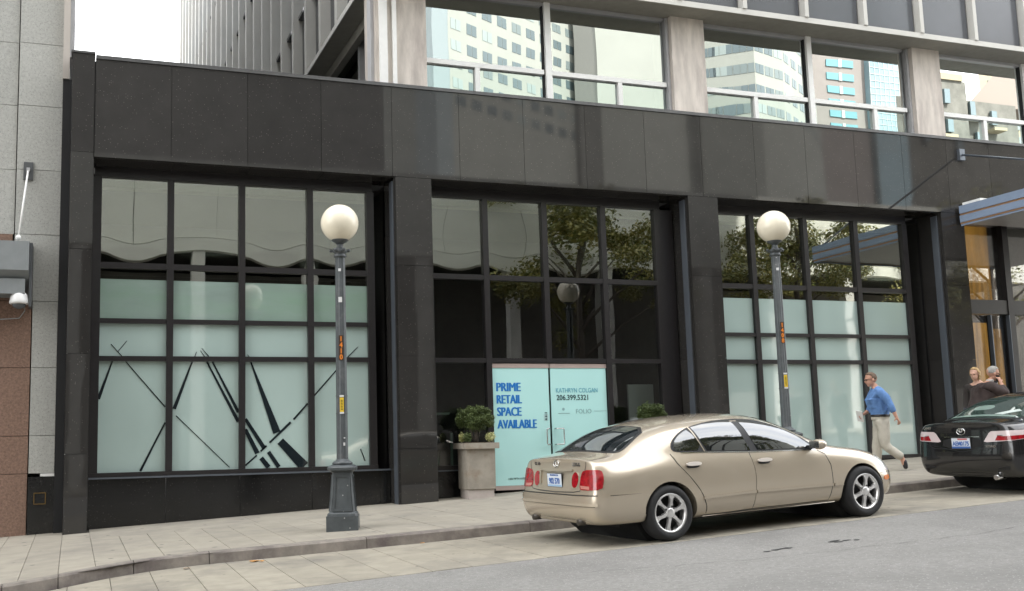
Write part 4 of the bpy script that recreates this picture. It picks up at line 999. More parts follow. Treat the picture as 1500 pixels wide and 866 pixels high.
class CarBuilder:
    def __init__(s, root, bvh): s.root, s.bvh = root, bvh
    def patch(s, name, mat, poly, mode, off=.003, th=.008, cell=.05, parent=None, origin=None, uax=None, vax=None, d=None, mirror=False):
        """mesh over polygon poly (u,v) projected along d on to the body"""
        if mode == 'R': origin, uax, vax, d = Vector((0, -3, 0)), Vector((1, 0, 0)), Vector((0, 0, 1)), Vector((0, 1, 0))
        elif mode == 'L': origin, uax, vax, d = Vector((0, 3, 0)), Vector((1, 0, 0)), Vector((0, 0, 1)), Vector((0, -1, 0))
        elif mode == 'T': origin, uax, vax, d = Vector((0, 0, 4)), Vector((1, 0, 0)), Vector((0, 1, 0)), Vector((0, 0, -1))
        elif mode == 'B': origin, uax, vax, d = Vector((-4, 0, 0)), Vector((0, 1, 0)), Vector((0, 0, 1)), Vector((1, 0, 0))
        elif mode == 'F': origin, uax, vax, d = Vector((7, 0, 0)), Vector((0, 1, 0)), Vector((0, 0, 1)), Vector((-1, 0, 0))
        bm = bmesh.new(); cache = {}
        us = [p[0] for p in poly]; vs = [p[1] for p in poly]
        nu = max(1, int((max(us)-min(us))/cell)+1); nv = max(1, int((max(vs)-min(vs))/cell)+1)
        du, dv = (max(us)-min(us))/nu, (max(vs)-min(vs))/nv
        def vert(p):
            k = (round(p[0], 5), round(p[1], 5))
            if k in cache: return cache[k]
            o = origin + uax*p[0] + vax*p[1]
            loc, nrm, idx, dist = s.bvh.ray_cast(o, d)
            if loc is None:
                loc, nrm, idx, dist = s.bvh.find_nearest(o + d*3)
            if nrm.dot(d) > 0: nrm = -nrm
            v = bm.verts.new(loc + nrm*off); cache[k] = v; v.tag = True; s._n[v] = nrm; return v
        s._n = {}
        for i in range(nu):
            for j in range(nv):
                c = clip_poly(list(poly), min(us)+du*i, min(us)+du*(i+1), min(vs)+dv*j, min(vs)+dv*(j+1))
                if len(c) < 3: continue
                vv = []
                for p in c:
                    v = vert(p)
                    if v not in vv: vv.append(v)
                if len(vv) >= 3:
                    try: bm.faces.new(vv).smooth = True
                    except ValueError: pass
        bmesh.ops.recalc_face_normals(bm, faces=bm.faces)
        fs = list(bm.faces)
        if fs and sum((f.normal.dot(d) for f in fs)) > 0: bmesh.ops.reverse_faces(bm, faces=fs)
        nm = {v: n.copy() for v, n in s._n.items()}
        be = [e for e in bm.edges if len(e.link_faces) == 1]
        low = {}
        for e in be:
            for v in e.verts:
                if v not in low: low[v] = bm.verts.new(v.co - nm[v]*th)
        for e in be:
            a, b = e.verts; f = e.link_faces[0]; lv = [l.vert for l in f.loops]; i = lv.index(a)
            if lv[(i+1) % len(lv)] is b: a, b = b, a
            try: bm.faces.new((a, b, low[b], low[a]))
            except ValueError: pass
        me = bpy.data.meshes.new(name); bm.to_mesh(me); bm.free()
        sharp_smooth(me, math.radians(50))
        return link(name, me, mat, parent or s.root)
    def strip(s, name, mat, line, mode, w=.007, off=.001, parent=None, th=.004, cell=.03, **kw):
        """thin band following a polyline (u,v)"""
        L_, R_ = [], []
        n = len(line)
        for i, p in enumerate(line):
            a, b = Vector(line[max(i-1, 0)]), Vector(line[min(i+1, n-1)]); t = (b-a).normalized(); q = Vector((-t.y, t.x))*w*.5
            L_.append((p[0]+q.x, p[1]+q.y)); R_.append((p[0]-q.x, p[1]-q.y))
        bmj = []
        # one quad patch per segment keeps concave lines clean
        o0 = None
        for i in range(n-1):
            o = s.patch(name, mat, [L_[i], L_[i+1], R_[i+1], R_[i]], mode, off, th, cell, parent, **kw)
            bmj.append(o)
        if len(bmj) > 1:
            bm = bmesh.new()
            for o in bmj: bm.from_mesh(o.data)
            bmesh.ops.remove_doubles(bm, verts=bm.verts, dist=.0005)
            me = bpy.data.meshes.new(name); bm.to_mesh(me); bm.free()
            m = bmj[0]; old = m.data; m.data = me; me.materials.append(mat)
            for o in bmj[1:]: bpy.data.objects.remove(o)
            return m
        return bmj[0]

def loft_body(name, st, zc, arches, arch_r):
    """st: list of stations (x-list, half section [(y,z)*10])"""
    bm = bmesh.new(); rings = []
    for xs_, sec in st:
        right = [bm.verts.new((xs_[i], -sec[i][0], sec[i][1])) for i in range(10)]
        left = [right[0]] + [bm.verts.new((xs_[i], sec[i][0], sec[i][1])) for i in range(1, 9)] + [right[9]]
        rings.append((right, left))
    for (r0, l0), (r1, l1) in zip(rings, rings[1:]):
        for i in range(9):
            bm.faces.new((r0[i], r1[i], r1[i+1], r0[i+1])); bm.faces.new((l0[i], l0[i+1], l1[i+1], l1[i]))
    for (r, l), rev in ((rings[0], False), (rings[-1], True)):
        for i in range(9):
            q = [r[i], r[i+1], l[i+1], l[i]]; u = []
            for v in q:
                if v not in u: u.append(v)
            bm.faces.new(u if not rev else u[::-1])
    bmesh.ops.recalc_face_normals(bm, faces=bm.faces)
    me = bpy.data.meshes.new(name); bm.to_mesh(me); bm.free()
    o = bpy.data.objects.new('tmp_body', me); COL.objects.link(o)
    md = o.modifiers.new('s', 'SUBSURF'); md.levels = 3; md.render_levels = 3
    full = eval_mesh(o, name); o.modifiers.clear(); o.data = full
    bvh = BVHTree.FromPolygons([v.co for v in full.vertices], [p.vertices for p in full.polygons])
    cut = MB()
    for ax in arches:
        cut.lathe([(arch_r, -1.5), (arch_r, 1.5)], (ax, 0, zc), axis='Y', n=64)
    co = bpy.data.objects.new('tmp_cut', cut.mesh('tmp_cut')); COL.objects.link(co)
    bo = o.modifiers.new('b', 'BOOLEAN'); bo.operation = 'DIFFERENCE'; bo.object = co; bo.solver = 'EXACT'
    res = eval_mesh(o, name); bpy.data.objects.remove(o); bpy.data.objects.remove(co)
    sharp_smooth(res, math.radians(38))
    return res, bvh

def section(w, zb, zsill, zm, z4, p5, p6, p7, p8, z9):
    return [(0, zb), (w*.80, zb), (w*.945, zsill), (w, zm), (w*.978, z4), p5, p6, p7, p8, (0, z9)]

def wheel(car, x, y, R, side, rim_r, spokes=6, name='wheel'):
    w = empty(name, (x, y, R)); w.parent = car
    o = side  # -1 = right (outer face towards -y)
    W = .20
    mb = MB(); hw = W/2
    prof = [(rim_r-.005, -hw+.01), (rim_r+.012, -hw-.004), (R-.045, -hw-.012), (R-.018, -hw+.004), (R-.004, -hw+.03), (R, 0), (R-.004, hw-.03), (R-.018, hw-.004), (R-.045, hw+.012), (rim_r+.012, hw+.004), (rim_r-.005, hw-.01)]
    mb.lathe(prof, (0, 0, 0), axis='Y', n=48, cap=False); mb.build('tyre', TYRE, w)
    yo = o*hw
    m = MB(); m.lathe([(rim_r-.004, yo*.90), (rim_r+.004, yo*.97), (rim_r-.010, yo*.985), (rim_r-.022, yo*.9), (rim_r-.03, yo*.3), (rim_r-.03, -yo*.9)], (0, 0, 0), axis='Y', n=48, cap=False)
    m.lathe([(.052, yo*.62), (.055, yo*.92), (.045, yo*.97), (.02, yo*.99)], (0, 0, 0), axis='Y', n=20)
    for k in range(spokes):
        a = 2*math.pi*k/spokes + .3; c, s_ = math.cos(a), math.sin(a); t = Vector((-s_, 0, c)); r = Vector((c, 0, s_)); Y = Vector((0, 1, 0))
        def P(rad, wd, yy): return r*rad + t*wd + Y*yy
        secs = [(.045, .030, yo*.93, yo*.60), (.11, .020, yo*.90, yo*.60), (rim_r-.06, .024, yo*.86, yo*.58), (rim_r-.018, .046, yo*.90, yo*.6)]
        for (r0, w0, ya, yb), (r1, w1_, yc, yd) in zip(secs, secs[1:]):
            m.hexa([P(r0, -w0, yb), P(r1, -w1_, yd), P(r1, w1_, yd), P(r0, w0, yb), P(r0, -w0*.72, ya), P(r1, -w1_*.72, yc), P(r1, w1_*.72, yc), P(r0, w0*.72, ya)])
    m.build('rim', RIM, w)
    d = MB().lathe([(rim_r-.031, -yo*.2), (rim_r-.031, yo*.05), (.05, yo*.12)], (0, 0, 0), axis='Y', n=32); d.build('brake_disc', UNDER, w)
    b = MB()
    for k in range(5):
        a = 2*math.pi*k/5; b.lathe([(.011, yo*.86), (.011, yo*.96), (.006, yo*.98)], (.072*math.cos(a), 0, .072*math.sin(a)), axis='Y', n=8)
    b.build('wheel_nut', UNDER if False else TRIM, w)
    return w

def place_car(root, org, yaw):
    dx = Vector((math.cos(yaw), math.sin(yaw), 0)); sl = .0428*math.cos(yaw)+.004*math.sin(yaw)
    ex = Vector((dx.x, dx.y, sl)).normalized(); ey0 = Vector((-math.sin(yaw), math.cos(yaw), .004)).normalized(); ez = ex.cross(ey0).normalized(); ey = ez.cross(ex)
    root.matrix_world = Matrix(((ex.x, ey.x, ez.x, org[0]), (ex.y, ey.y, ez.y, org[1]), (ex.z, ey.z, ez.z, org[2]), (0, 0, 0, 1)))

# --- champagne sedan
car = tag(empty('parked_sedan'), 'champagne sedan parked at the kerb in front of the turquoise doors', 'car', 'cars parked along the kerb')
X_ = lambda v, n=10: [v]*n
def xs_off(x, offs): return [x+o for o in offs]
WH = .30
st = [
 (xs_off(-1.06, [.10, .08, .02, -.02, .045, .085, .08, .07, .06, .06]), section(0.7, 0.29, 0.32, 0.46, 0.700, (0.665, 0.885), (.60, .915), (.44, .93), (.22, .938), .94)),
 (xs_off(-1.00, [.04, .04, .01, -.02, .02, .045, .04, .035, .03, .03]), section(0.815, 0.25, 0.29, 0.45, 0.700, (0.735, 0.885), (.65, .925), (.46, .943), (.22, .951), .953)),
 (X_(-.84), section(0.872, 0.225, 0.27, 0.44, 0.710, (0.785, 0.885), (.69, .938), (.47, .962), (.23, .972), .974)),
 (X_(-.60), section(0.892, 0.21, 0.255, 0.44, 0.775, (0.782, 0.895), (.705, .952), (.50, .985), (.25, 1.0), 1.004)),
 (X_(-.38), section(0.9, 0.2, 0.25, 0.44, 0.775, (0.797, 0.91), (.735, .99), (.60, 1.062), (.28, 1.092), 1.098)),
 (X_(-.12), section(0.902, 0.195, 0.245, 0.44, 0.775, (0.810, 0.925), (.755, 1.055), (.64, 1.178), (.29, 1.208), 1.215)),
 (X_(.14), section(0.902, 0.19, 0.24, 0.44, 0.770, (0.820, 0.93), (.785, 1.095), (.685, 1.245), (.30, 1.285), 1.293)),
 (X_(.50), section(0.9, 0.185, 0.235, 0.44, 0.765, (0.827, 0.925), (.79, 1.11), (.695, 1.28), (.30, 1.332), 1.342)),
 (X_(1.0), section(0.9, 0.18, 0.23, 0.435, 0.755, (0.832, 0.91), (.795, 1.105), (.70, 1.295), (.30, 1.353), 1.363)),
 (X_(1.42), section(0.9, 0.18, 0.23, 0.43, 0.745, (0.832, 0.895), (.795, 1.085), (.70, 1.27), (.31, 1.338), 1.35)),
 (X_(1.78), section(0.9, 0.18, 0.23, 0.43, 0.735, (0.832, 0.88), (.795, 1.035), (.71, 1.175), (.33, 1.262), 1.28)),
 (X_(2.10), section(0.9, 0.18, 0.23, 0.425, 0.725, (0.832, 0.865), (.80, .955), (.73, 1.02), (.36, 1.115), 1.138)),
 (X_(2.40), section(0.9, 0.18, 0.23, 0.42, 0.715, (0.827, 0.845), (.79, .872), (.72, .895), (.39, .965), .985)),
 (X_(2.66), section(0.897, 0.18, 0.23, 0.415, 0.705, (0.822, 0.82), (.77, .842), (.67, .855), (.37, .886), .897)),
 (X_(2.95), section(0.89, 0.18, 0.23, 0.41, 0.685, (0.807, 0.78), (.75, .806), (.65, .822), (.36, .852), .862)),
 (X_(3.22), section(0.865, 0.18, 0.23, 0.4, 0.580, (0.790, 0.705), (.70, .742), (.60, .765), (.34, .798), .808)),
 (xs_off(3.40, [-.02, -.02, 0, .01, .02, 0, 0, 0, 0, .01]), section(0.79, 0.19, 0.235, 0.39, 0.520, (0.700, 0.62), (.61, .668), (.50, .70), (.29, .73), .738)),
 (xs_off(3.53, [-.05, -.05, 0, .02, .03, .01, .0, 0, .0, .02]), section(0.62, 0.22, 0.26, 0.39, 0.480, (0.550, 0.53), (.48, .565), (.40, .595), (.24, .625), .632)),
]
st = [([x if x > -.36 else -.36+(x+.36)*.814 for x in xs_], sec) for xs_, sec in st]
me, bvh = loft_body('body', st, .29, (0.02, 2.845), .352)
link('body', me, CHAMP, car)
cb = CarBuilder(car, bvh)
BC = (-.03)
# wheel wells and underbody
for ax in (0.02, 2.845):
    MB().lathe([(.350, -.70), (.350, .70)], (ax, 0, .29), axis='Y', n=40).build('wheel_well', UNDER, car)
boxpart('underbody', UNDER, car, -.55, 3.2, -.70, .70, .19, .30)
for s_ in (-1, 1):
    for ax, nm in ((0.0, 'wheel'), (2.86, 'wheel')): wheel(car, ax, s_*.79, WH+.005, s_, .213)
def both(fn):
    for md in ('R', 'L'): fn(md)
DLO = [(.135, .965), (.13, 1.03), (.19, 1.10), (.30, 1.165), (.44, 1.213), (.78, 1.262), (1.10, 1.272), (1.46, 1.245), (1.72, 1.165), (1.98, 1.035), (2.235, .862), (2.2, .852), (1.25, .888), (.57, .928), (.22, .945)]
ZO = 0.0
def side_parts(md):
    # doors
    FD = [(1.185, .875), (2.18, .835), (2.29, .79), (2.345, .66), (2.345, .45), (2.29, .255), (1.165, .255), (1.20, .45), (1.225, .66)]
    RD = [(.115, .935), (1.178, .877), (1.217, .66), (1.192, .45), (1.157, .255), (.515, .24), (.505, .34), (.44, .50), (.30, .68), (.17, .82)]
    for nm, poly in (('door', FD), ('door', RD)):
        d = cb.patch(nm, CHAMP, smooth_poly(poly, 1), md, .0035, .007, .06)
        hx_ = 1.36 if poly is FD else .36
        hz = .775 if poly is FD else .80
        cb.patch('door_handle', HANDLEM, smooth_poly([(hx_-.10, hz-.016), (hx_+.10, hz-.018), (hx_+.10, hz+.024), (hx_-.10, hz+.026)], 2), md, .038, .024, .03, parent=d)
        cb.patch('handle_recess', TRIM, smooth_poly([(hx_-.085, hz-.035), (hx_+.085, hz-.037), (hx_+.085, hz+.005), (hx_-.085, hz+.005)], 2), md, .0055, .004, .04, parent=d)
    cb.strip('door_gap', TRIM, [(.10, .937), (.16, .83), (.29, .688), (.43, .506), (.497, .345), (.506, .232), (.52, .23), (1.15, .246), (2.30, .246)], md, .010, .0008)
    cb.strip('door_gap', TRIM, [(1.18, .88), (1.221, .66), (1.196, .45), (1.161, .25)], md, .010, .0008)
    cb.strip('door_gap', TRIM, [(2.2, .84), (2.30, .79), (2.353, .66), (2.353, .45), (2.30, .25)], md, .010, .0008)
    # rub strip: proud band along doors, fender and rear quarter
    for a, b in (((.455, .43), (1.185, .44)), ((1.203, .44), (2.34, .425)), ((2.362, .425), (2.50, .422)), ((-.325, .452), (-.70, .462))):
        cb.patch('side_moulding', CHAMP, [(a[0], a[1]-.012), (b[0], b[1]-.012), (b[0], b[1]+.016), (a[0], a[1]+.016)], md, .020, .020, .1)
        cb.patch('moulding_shade', TRIM, [(a[0], a[1]-.0165), (b[0], b[1]-.0165), (b[0], b[1]-.0125), (a[0], a[1]-.0125)], md, .0045, .006, .1)  # dark band painting the shade under the rub strip
    cb.patch('sill_panel', CHAMP, [(.47, .182), (2.42, .176), (2.42, .226), (.47, .232)], md, .012, .012, .1)
    cb.patch('sill_shade', TRIM, [(.47, .232), (2.42, .226), (2.42, .231), (.47, .237)], md, .003, .004, .1)  # dark band painting the shade line above the sill panel
    # side glass
    cb.patch('window_frame', TRIM, smooth_poly(DLO, 1), md, .003, .006, .05)
    QG = [(.165, .965), (.165, 1.03), (.22, 1.095), (.32, 1.152), (.43, 1.19), (.55, .945), (.24, .96)]
    RG = [(.475, 1.205), (.78, 1.248), (1.065, 1.256), (1.205, .905), (.60, .94)]
    FG = [(1.165, 1.252), (1.45, 1.228), (1.70, 1.150), (1.96, 1.02), (2.14, .888), (2.14, .872), (1.31, .90)]
    for g in (QG, RG, FG): cb.patch('window', CARGLASS, smooth_poly(g, 1) if g is QG else g, md, .006, .005, .04)
    cb.strip('window_trim', CHROME, [(.24, .94), (.57, .923), (1.25, .883), (2.18, .848)], md, .010, .006)
    cb.strip('window_trim', CHAMP, [(.44, 1.215), (.565, .932)], md, .012, .008)
    # mirror
    sg = -1 if md == 'R' else 1
    MB().ball((2.10, sg*.98, .915), (.075, .10, .062)).build('wing_mirror', CHAMP, car)
    MB().box(2.025, 2.032, sg*.98-.075, sg*.98+.075, .875, .955).build('mirror_glass', CHROME, car)
    MB().box(2.06, 2.16, min(sg*.80, sg*.93), max(sg*.80, sg*.93), .875, .905).build('mirror_arm', TRIM, car)
    # bumper seam, side marker, front lamp
    cb.patch('side_marker', AMBERLAMP, smooth_poly([(3.21, .41), (3.33, .415), (3.33, .475), (3.22, .47)], 1), md, .006, .006, .03)
    cb.strip('bumper_gap', TRIM, [(3.13, .50), (3.24, .505), (3.36, .50)], md, .006, .0008)
    cb.patch('headlight', HEADLAMP, smooth_poly([(3.10, .72), (3.20, .71), (3.33, .60), (3.37, .52), (3.25, .525), (3.15, .62)], 2), md, .004, .006, .03)
    cb.strip('bumper_gap', TRIM, [(-.36, .545), (-.55, .548), (-.74, .552)], md, .007, .0008)
both(side_parts)
# glass front and rear (projected from above)
cb.patch('rear_window_frame', TRIM, smooth_poly([(-0.572, -.50), (-0.490, -.66), (-0.360, -.66), (.03, -.54), (.05, 0), (.03, .54), (-0.360, .66), (-0.490, .66), (-0.572, .50), (-0.588, 0)], 1), 'T', .003, .006, .06)
cb.patch('rear_window', REARGLASS, smooth_poly([(-0.539, -.50), (-0.466, -.625), (-0.360, -.625), (0, -.505), (.015, 0), (0, .505), (-0.360, .625), (-0.466, .625), (-0.539, .50), (-0.555, 0)], 1), 'T', .006, .005, .05)
cb.patch('windscreen', CARGLASS, smooth_poly([(1.62, -.52), (2.25, -.68), (2.42, -.60), (2.47, 0), (2.42, .60), (2.25, .68), (1.62, .52), (1.58, 0)], 1), 'T', .005, .006, .06)
cb.strip('bonnet_gap', TRIM, [(2.50, -.70), (2.8, -.735), (3.1, -.68), (3.3, -.56)], 'T', .008, .0008); cb.strip('bonnet_gap', TRIM, [(2.50, .70), (2.8, .735), (3.1, .68), (3.3, .56)], 'T', .008, .0008)
# boot lid and rear face
BOOT = [(-.66, .60), (-.655, .62), (-.60, .885), (-.50, .93), (0, .95), (.50, .93), (.60, .885), (.655, .62), (.66, .60), (.0, .57)]
cb.strip('boot_gap', TRIM, [(-.60, .915), (-.605, .88), (-.585, .80), (-.555, .66), (-.52, .60), (-.40, .585), (0, .575), (.40, .585), (.52, .60), (.555, .66), (.585, .80), (.605, .88), (.60, .915)], 'B', .010, .0012)
cb.strip('boot_gap', TRIM, [(-.87, -.625), (-.72, -.655), (-.58, -.66)], 'T', .009, .001); cb.strip('boot_gap', TRIM, [(-.87, .625), (-.72, .655), (-.58, .66)], 'T', .009, .001)
cb.strip('bumper_gap', TRIM, [(-.80, .556), (-.4, .553), (0, .552), (.4, .553), (.80, .556)], 'B', .011, .0225)  # bumper seam, its dark band also painting the shadow line under the boot
cb.patch('bumper_moulding', CHAMP, smooth_poly([(-.80, .445), (.80, .445), (.80, .475), (-.80, .475)], 0), 'B', .034, .03, .06)
cb.strip('bumper_gap', TRIM, [(-.78, .441), (0, .440), (.78, .441)], 'B', .006, .0225)
# rear bumper shell
bm_ = bmesh.new(); bm_.from_mesh(me)
for co, no in (((-.33, 0, 0), (-1, 0, 0)), ((0, 0, .548), (0, 0, -1)), ((0, 0, .255), (0, 0, 1))):
    bmesh.ops.bisect_plane(bm_, geom=bm_.verts[:]+bm_.edges[:]+bm_.faces[:], plane_co=co, plane_no=no, clear_inner=True)
bm_.normal_update(); nn = {v: v.normal.copy() for v in bm_.verts}
for v in bm_.verts: v.co += nn[v]*.020
be = [e for e in bm_.edges if len(e.link_faces) == 1]; ex_ = bmesh.ops.extrude_edge_only(bm_, edges=be)
inv = {}
for g in ex_['geom']:
    if isinstance(g, bmesh.types.BMVert):
        src = min(nn, key=lambda v: (v.co-g.co).length_squared); g.co -= nn[src]*.026
bme = bpy.data.meshes.new('rear_bumper'); bm_.to_mesh(bme); bm_.free(); sharp_smooth(bme, math.radians(40)); link('rear_bumper', bme, CHAMP, car)
D45 = dict(origin=Vector((-.87, -.80, 0))-Vector((.72, .69, 0))*(-2.0)*-1, uax=Vector((-.69, .72, 0)), vax=Vector((0, 0, 1)), d=Vector((.72, .69, 0)))
def corner_axes(sg):
    # looking in at the rear corner: sg=-1 right, +1 left
    d = Vector((.75, -sg*.66, 0)).normalized(); u = Vector((d.y*sg, -d.x*sg, 0))
    u = Vector((0, 0, 1)).cross(d)*(1 if sg < 0 else -1)
    return dict(origin=Vector((-.85, sg*.74, 0))-d*2, uax=u, vax=Vector((0, 0, 1)), d=d)
for sg in (-1, 1):
    ax = corner_axes(sg)
    # u grows towards the boot (rear) for both sides
    sgn = -1 if sg > 0 else -1
    lens = [(-.14, .825), (.05, .83), (.095, .80), (.105, .70), (.085, .615), (-.13, .61), (-.19, .615), (-.20, .66), (-.175, .77)]
    if ax['uax'].y*(-sg) < 0: ax['uax'] = -ax['uax']
    # ax uax now points towards the centre line; flip so + is forward along the flank
    ax['uax'] = -ax['uax']
    tl = cb.patch('tail_light', REDLAMP, smooth_poly(lens, 1), None, .008, .012, .03, **ax)
    cb.patch('tail_light_band', pmat('tail_lower_band%d' % (sg+1), (.50, .20, .17, 1), rough=.1, coat=1), [(-.178, .624), (-.06, .620), (-.06, .652), (-.188, .658)], None, .0095, .004, .03, parent=tl, **ax)
    bo = [(.415*1+.066*math.cos(t), .715+.085*math.sin(t)) for t in [2*math.pi*k/18 for k in range(18)]]
    cb.patch('boot_lamp', REDLAMP, [(-sg*-1*u, v) for u, v in bo], 'B', .008, .010, .03)
    cb.patch('lamp_surround', CHAMP, [(sg*(.415+.078*math.cos(t)), .715+.098*math.sin(t)) for t in [2*math.pi*k/18 for k in range(18)]], 'B', .004, .008, .03)
# plate, boot trim, badge, lettering
def on_rear(y, z, off): 
    loc, n, i, dd = bvh.ray_cast(Vector((-4, y, z)), Vector((1, 0, 0))); return loc.x-off
cb.patch('boot_trim', CHAMP, smooth_poly([(-.36, .835), (.36, .835), (.36, .80), (-.36, .80)], 1), 'B', .022, .026, .05)
cb.patch('boot_trim', CHAMP, [(.32, .81), (.36, .81), (.335, .66), (.305, .66)], 'B', .018, .022, .05)
px = on_rear(0, .71, .012)
pl = empty('number_plate', (px, 0, .705)); pl.parent = car
MB().box(-.004, .006, -.165, .165, -.08, .08).build('plate_frame', TRIM, pl); MB().box(-.007, -.0045, -.155, .155, -.072, .072).build('plate', PLATE, pl)
def rtext(s, mat, parent, size, y, z, x, sx=1, off=0.0, align='CENTER'):
    return text_mesh('lettering', s, mat, parent, size, (x, y, z), rot=(math.pi/2, 0, -math.pi/2), sx=sx, align=align, off=off)
rtext('902 570', PLATEBLUE, pl, .088, 0, -.038, -.009, .8, .003); rtext('WASHINGTON', PLATEBLUE, pl, .026, 0, .048, -.009)
MB().box(-.0085, -.0072, -.15, .15, -.07, -.05).build('plate_tint', pmat('plate_pale_blue', (.30, .45, .62, 1), rough=.5), pl)
def ring_badge(x, y, z, ra, rb, parent, name, mat, inner):
    b = empty(name, (x, y, z)); b.parent = parent; mb = MB(); n = 28
    mb.tube([(0, ra*math.cos(t), rb*math.sin(t)) for t in [2*math.pi*k/n for k in range(n+1)]], .0065, 6); inner(mb); return mb.build('badge', mat, b)
bx = on_rear(0, .885, .008)
ring_badge(bx, 0, .885, .058, .040, car, 'emblem', CHROME, lambda mb: mb.tube([(0, .022, .030), (0, .010, -.018), (0, -.036, -.018)], .006, 6))
rtext('LEXUS', CHROME, car, .05, -.42, .868, on_rear(-.42, .88, .006), 1.15, .002); rtext('GS 300', CHROME, car, .045, .43, .868, on_rear(.43, .88, .006), 1.0, .002)
for yy in (-.48, .50):
    MB().tube([(-.935, yy, .262), (-.80, yy, .262)], .034, 14).tube([(-.938, yy, .262), (-.86, yy, .262)], .026, 12, 0).build('exhaust_pipe', pmat('exhaust%d' % int(yy*100), (.10, .09, .08, 1), rough=.4, metal=.8), car)
yawc = math.radians(4.5); o_ = Vector((6.2, -6.35, 0)); o_.x += -math.sin(yawc)*.90; o_.y += math.cos(yawc)*.90
place_car(car, (o_.x, o_.y, zr(o_.x, o_.y)+.006), yawc)
# --- black sedan
car2 = tag(empty('parked_sedan'), 'glossy black sedan parked ahead of the champagne one, cut by the right edge', 'car', 'cars parked along the kerb')
st2 = [
 (xs_off(-1.02, [.14, .12, .05, -.01, .03, .04, .03, .02, .01, .0]), section(.70, .30, .33, .50, .74, (.68, .945), (.61, .985), (.44, 1.005), (.22, 1.015), 1.018)),
 (xs_off(-.95, [.06, .05, .01, -.01, .01, .02, .02, .015, .01, .01]), section(.83, .25, .29, .48, .74, (.765, .945), (.67, .992), (.47, 1.012), (.22, 1.022), 1.025)),
 (X_(-.78), section(.885, .225, .27, .46, .75, (.81, .955), (.70, 1.0), (.48, 1.02), (.23, 1.03), 1.033)),
 (X_(-.58), section(.905, .21, .255, .46, .75, (.835, .965), (.715, 1.015), (.51, 1.045), (.25, 1.058), 1.062)),
 (X_(-.34), section(.912, .20, .25, .46, .75, (.845, .975), (.72, 1.06), (.555, 1.135), (.28, 1.165), 1.17)),
 (X_(-.08), section(.914, .195, .245, .46, .75, (.855, .98), (.73, 1.12), (.585, 1.245), (.29, 1.275), 1.282)),
 (X_(.20), section(.914, .19, .24, .46, .745, (.865, .98), (.74, 1.155), (.585, 1.318), (.30, 1.352), 1.36)),
 (X_(.60), section(.912, .185, .235, .46, .74, (.87, .97), (.75, 1.17), (.59, 1.36), (.30, 1.398), 1.408)),
 (X_(1.05), section(.91, .18, .23, .455, .73, (.87, .955), (.755, 1.165), (.59, 1.372), (.30, 1.41), 1.42)),
 (X_(1.45), section(.91, .18, .23, .45, .72, (.87, .94), (.76, 1.14), (.60, 1.335), (.31, 1.385), 1.398)),
 (X_(1.80), section(.91, .18, .23, .45, .71, (.87, .925), (.77, 1.09), (.65, 1.23), (.33, 1.305), 1.322)),
 (X_(2.15), section(.91, .18, .23, .445, .70, (.865, .905), (.79, 1.0), (.71, 1.06), (.36, 1.15), 1.17)),
 (X_(2.45), section(.91, .18, .23, .44, .69, (.86, .885), (.79, .915), (.72, .94), (.39, 1.0), 1.02)),
 (X_(2.75), section(.905, .18, .23, .435, .68, (.85, .855), (.77, .88), (.67, .895), (.37, .925), .935)),
 (X_(3.05), section(.895, .18, .23, .43, .66, (.835, .81), (.75, .84), (.65, .855), (.36, .885), .895)),
 (X_(3.35), section(.86, .18, .23, .42, .60, (.78, .73), (.69, .765), (.60, .79), (.34, .82), .83)),
 (xs_off(3.60, [-.03, -.03, 0, .01, .02, 0, 0, 0, 0, .01]), section(.77, .19, .235, .41, .54, (.68, .62), (.60, .668), (.50, .70), (.29, .73), .738)),
 (xs_off(3.72, [-.05, -.05, 0, .02, .03, .01, .0, 0, .0, .02]), section(.60, .22, .26, .40, .50, (.54, .55), (.48, .585), (.40, .615), (.24, .645), .652)),
]
me2, bvh2 = loft_body('body', st2, .30, (0.02, 2.77), .36)
link('body', me2, BLACKP, car2); cb2 = CarBuilder(car2, bvh2)
for ax in (0.02, 2.77): MB().lathe([(.358, -.70), (.358, .70)], (ax, 0, .30), axis='Y', n=40).build('wheel_well', UNDER, car2)
boxpart('underbody', UNDER, car2, -.45, 3.3, -.70, .70, .19, .30)
for s_ in (-1, 1):
    for ax in (0.02, 2.77): wheel(car2, ax, s_*.80, .312, s_, .215, 5)
cb2.patch('rear_window_frame', TRIM, smooth_poly([(-.66, -.50), (-.55, -.67), (-.36, -.68), (.14, -.545), (.16, 0), (.14, .545), (-.36, .68), (-.55, .67), (-.66, .50), (-.68, 0)], 1), 'T', .003, .006, .06)
rw2 = cb2.patch('rear_window', GREENGLASS, smooth_poly([(-.62, -.50), (-.52, -.64), (-.36, -.645), (.10, -.51), (.12, 0), (.10, .51), (-.36, .645), (-.52, .64), (-.62, .50), (-.64, 0)], 1), 'T', .006, .005, .05)
CREAMIN = pmat('seen_headrest', (.20, .27, .24, 1), rough=.15, spec=.6); PAPERIN = pmat('seen_paper', (.50, .56, .53, 1), rough=.15, spec=.6)
cb2.patch('headrest', CREAMIN, smooth_poly([(-.33, -.02), (-.22, .02), (-.20, .20), (-.24, .34), (-.34, .33), (-.36, .15)], 2), 'T', .0075, .003, .04, parent=rw2)
cb2.patch('parcel_shelf', CREAMIN, [(-.56, -.52), (-.505, -.52), (-.505, .52), (-.56, .52)], 'T', .0072, .003, .06, parent=rw2)
cb2.patch('paper', PAPERIN, [(-.50, -.30), (-.36, -.50), (-.32, -.44), (-.48, -.16)], 'T', .0080, .003, .05, parent=rw2)
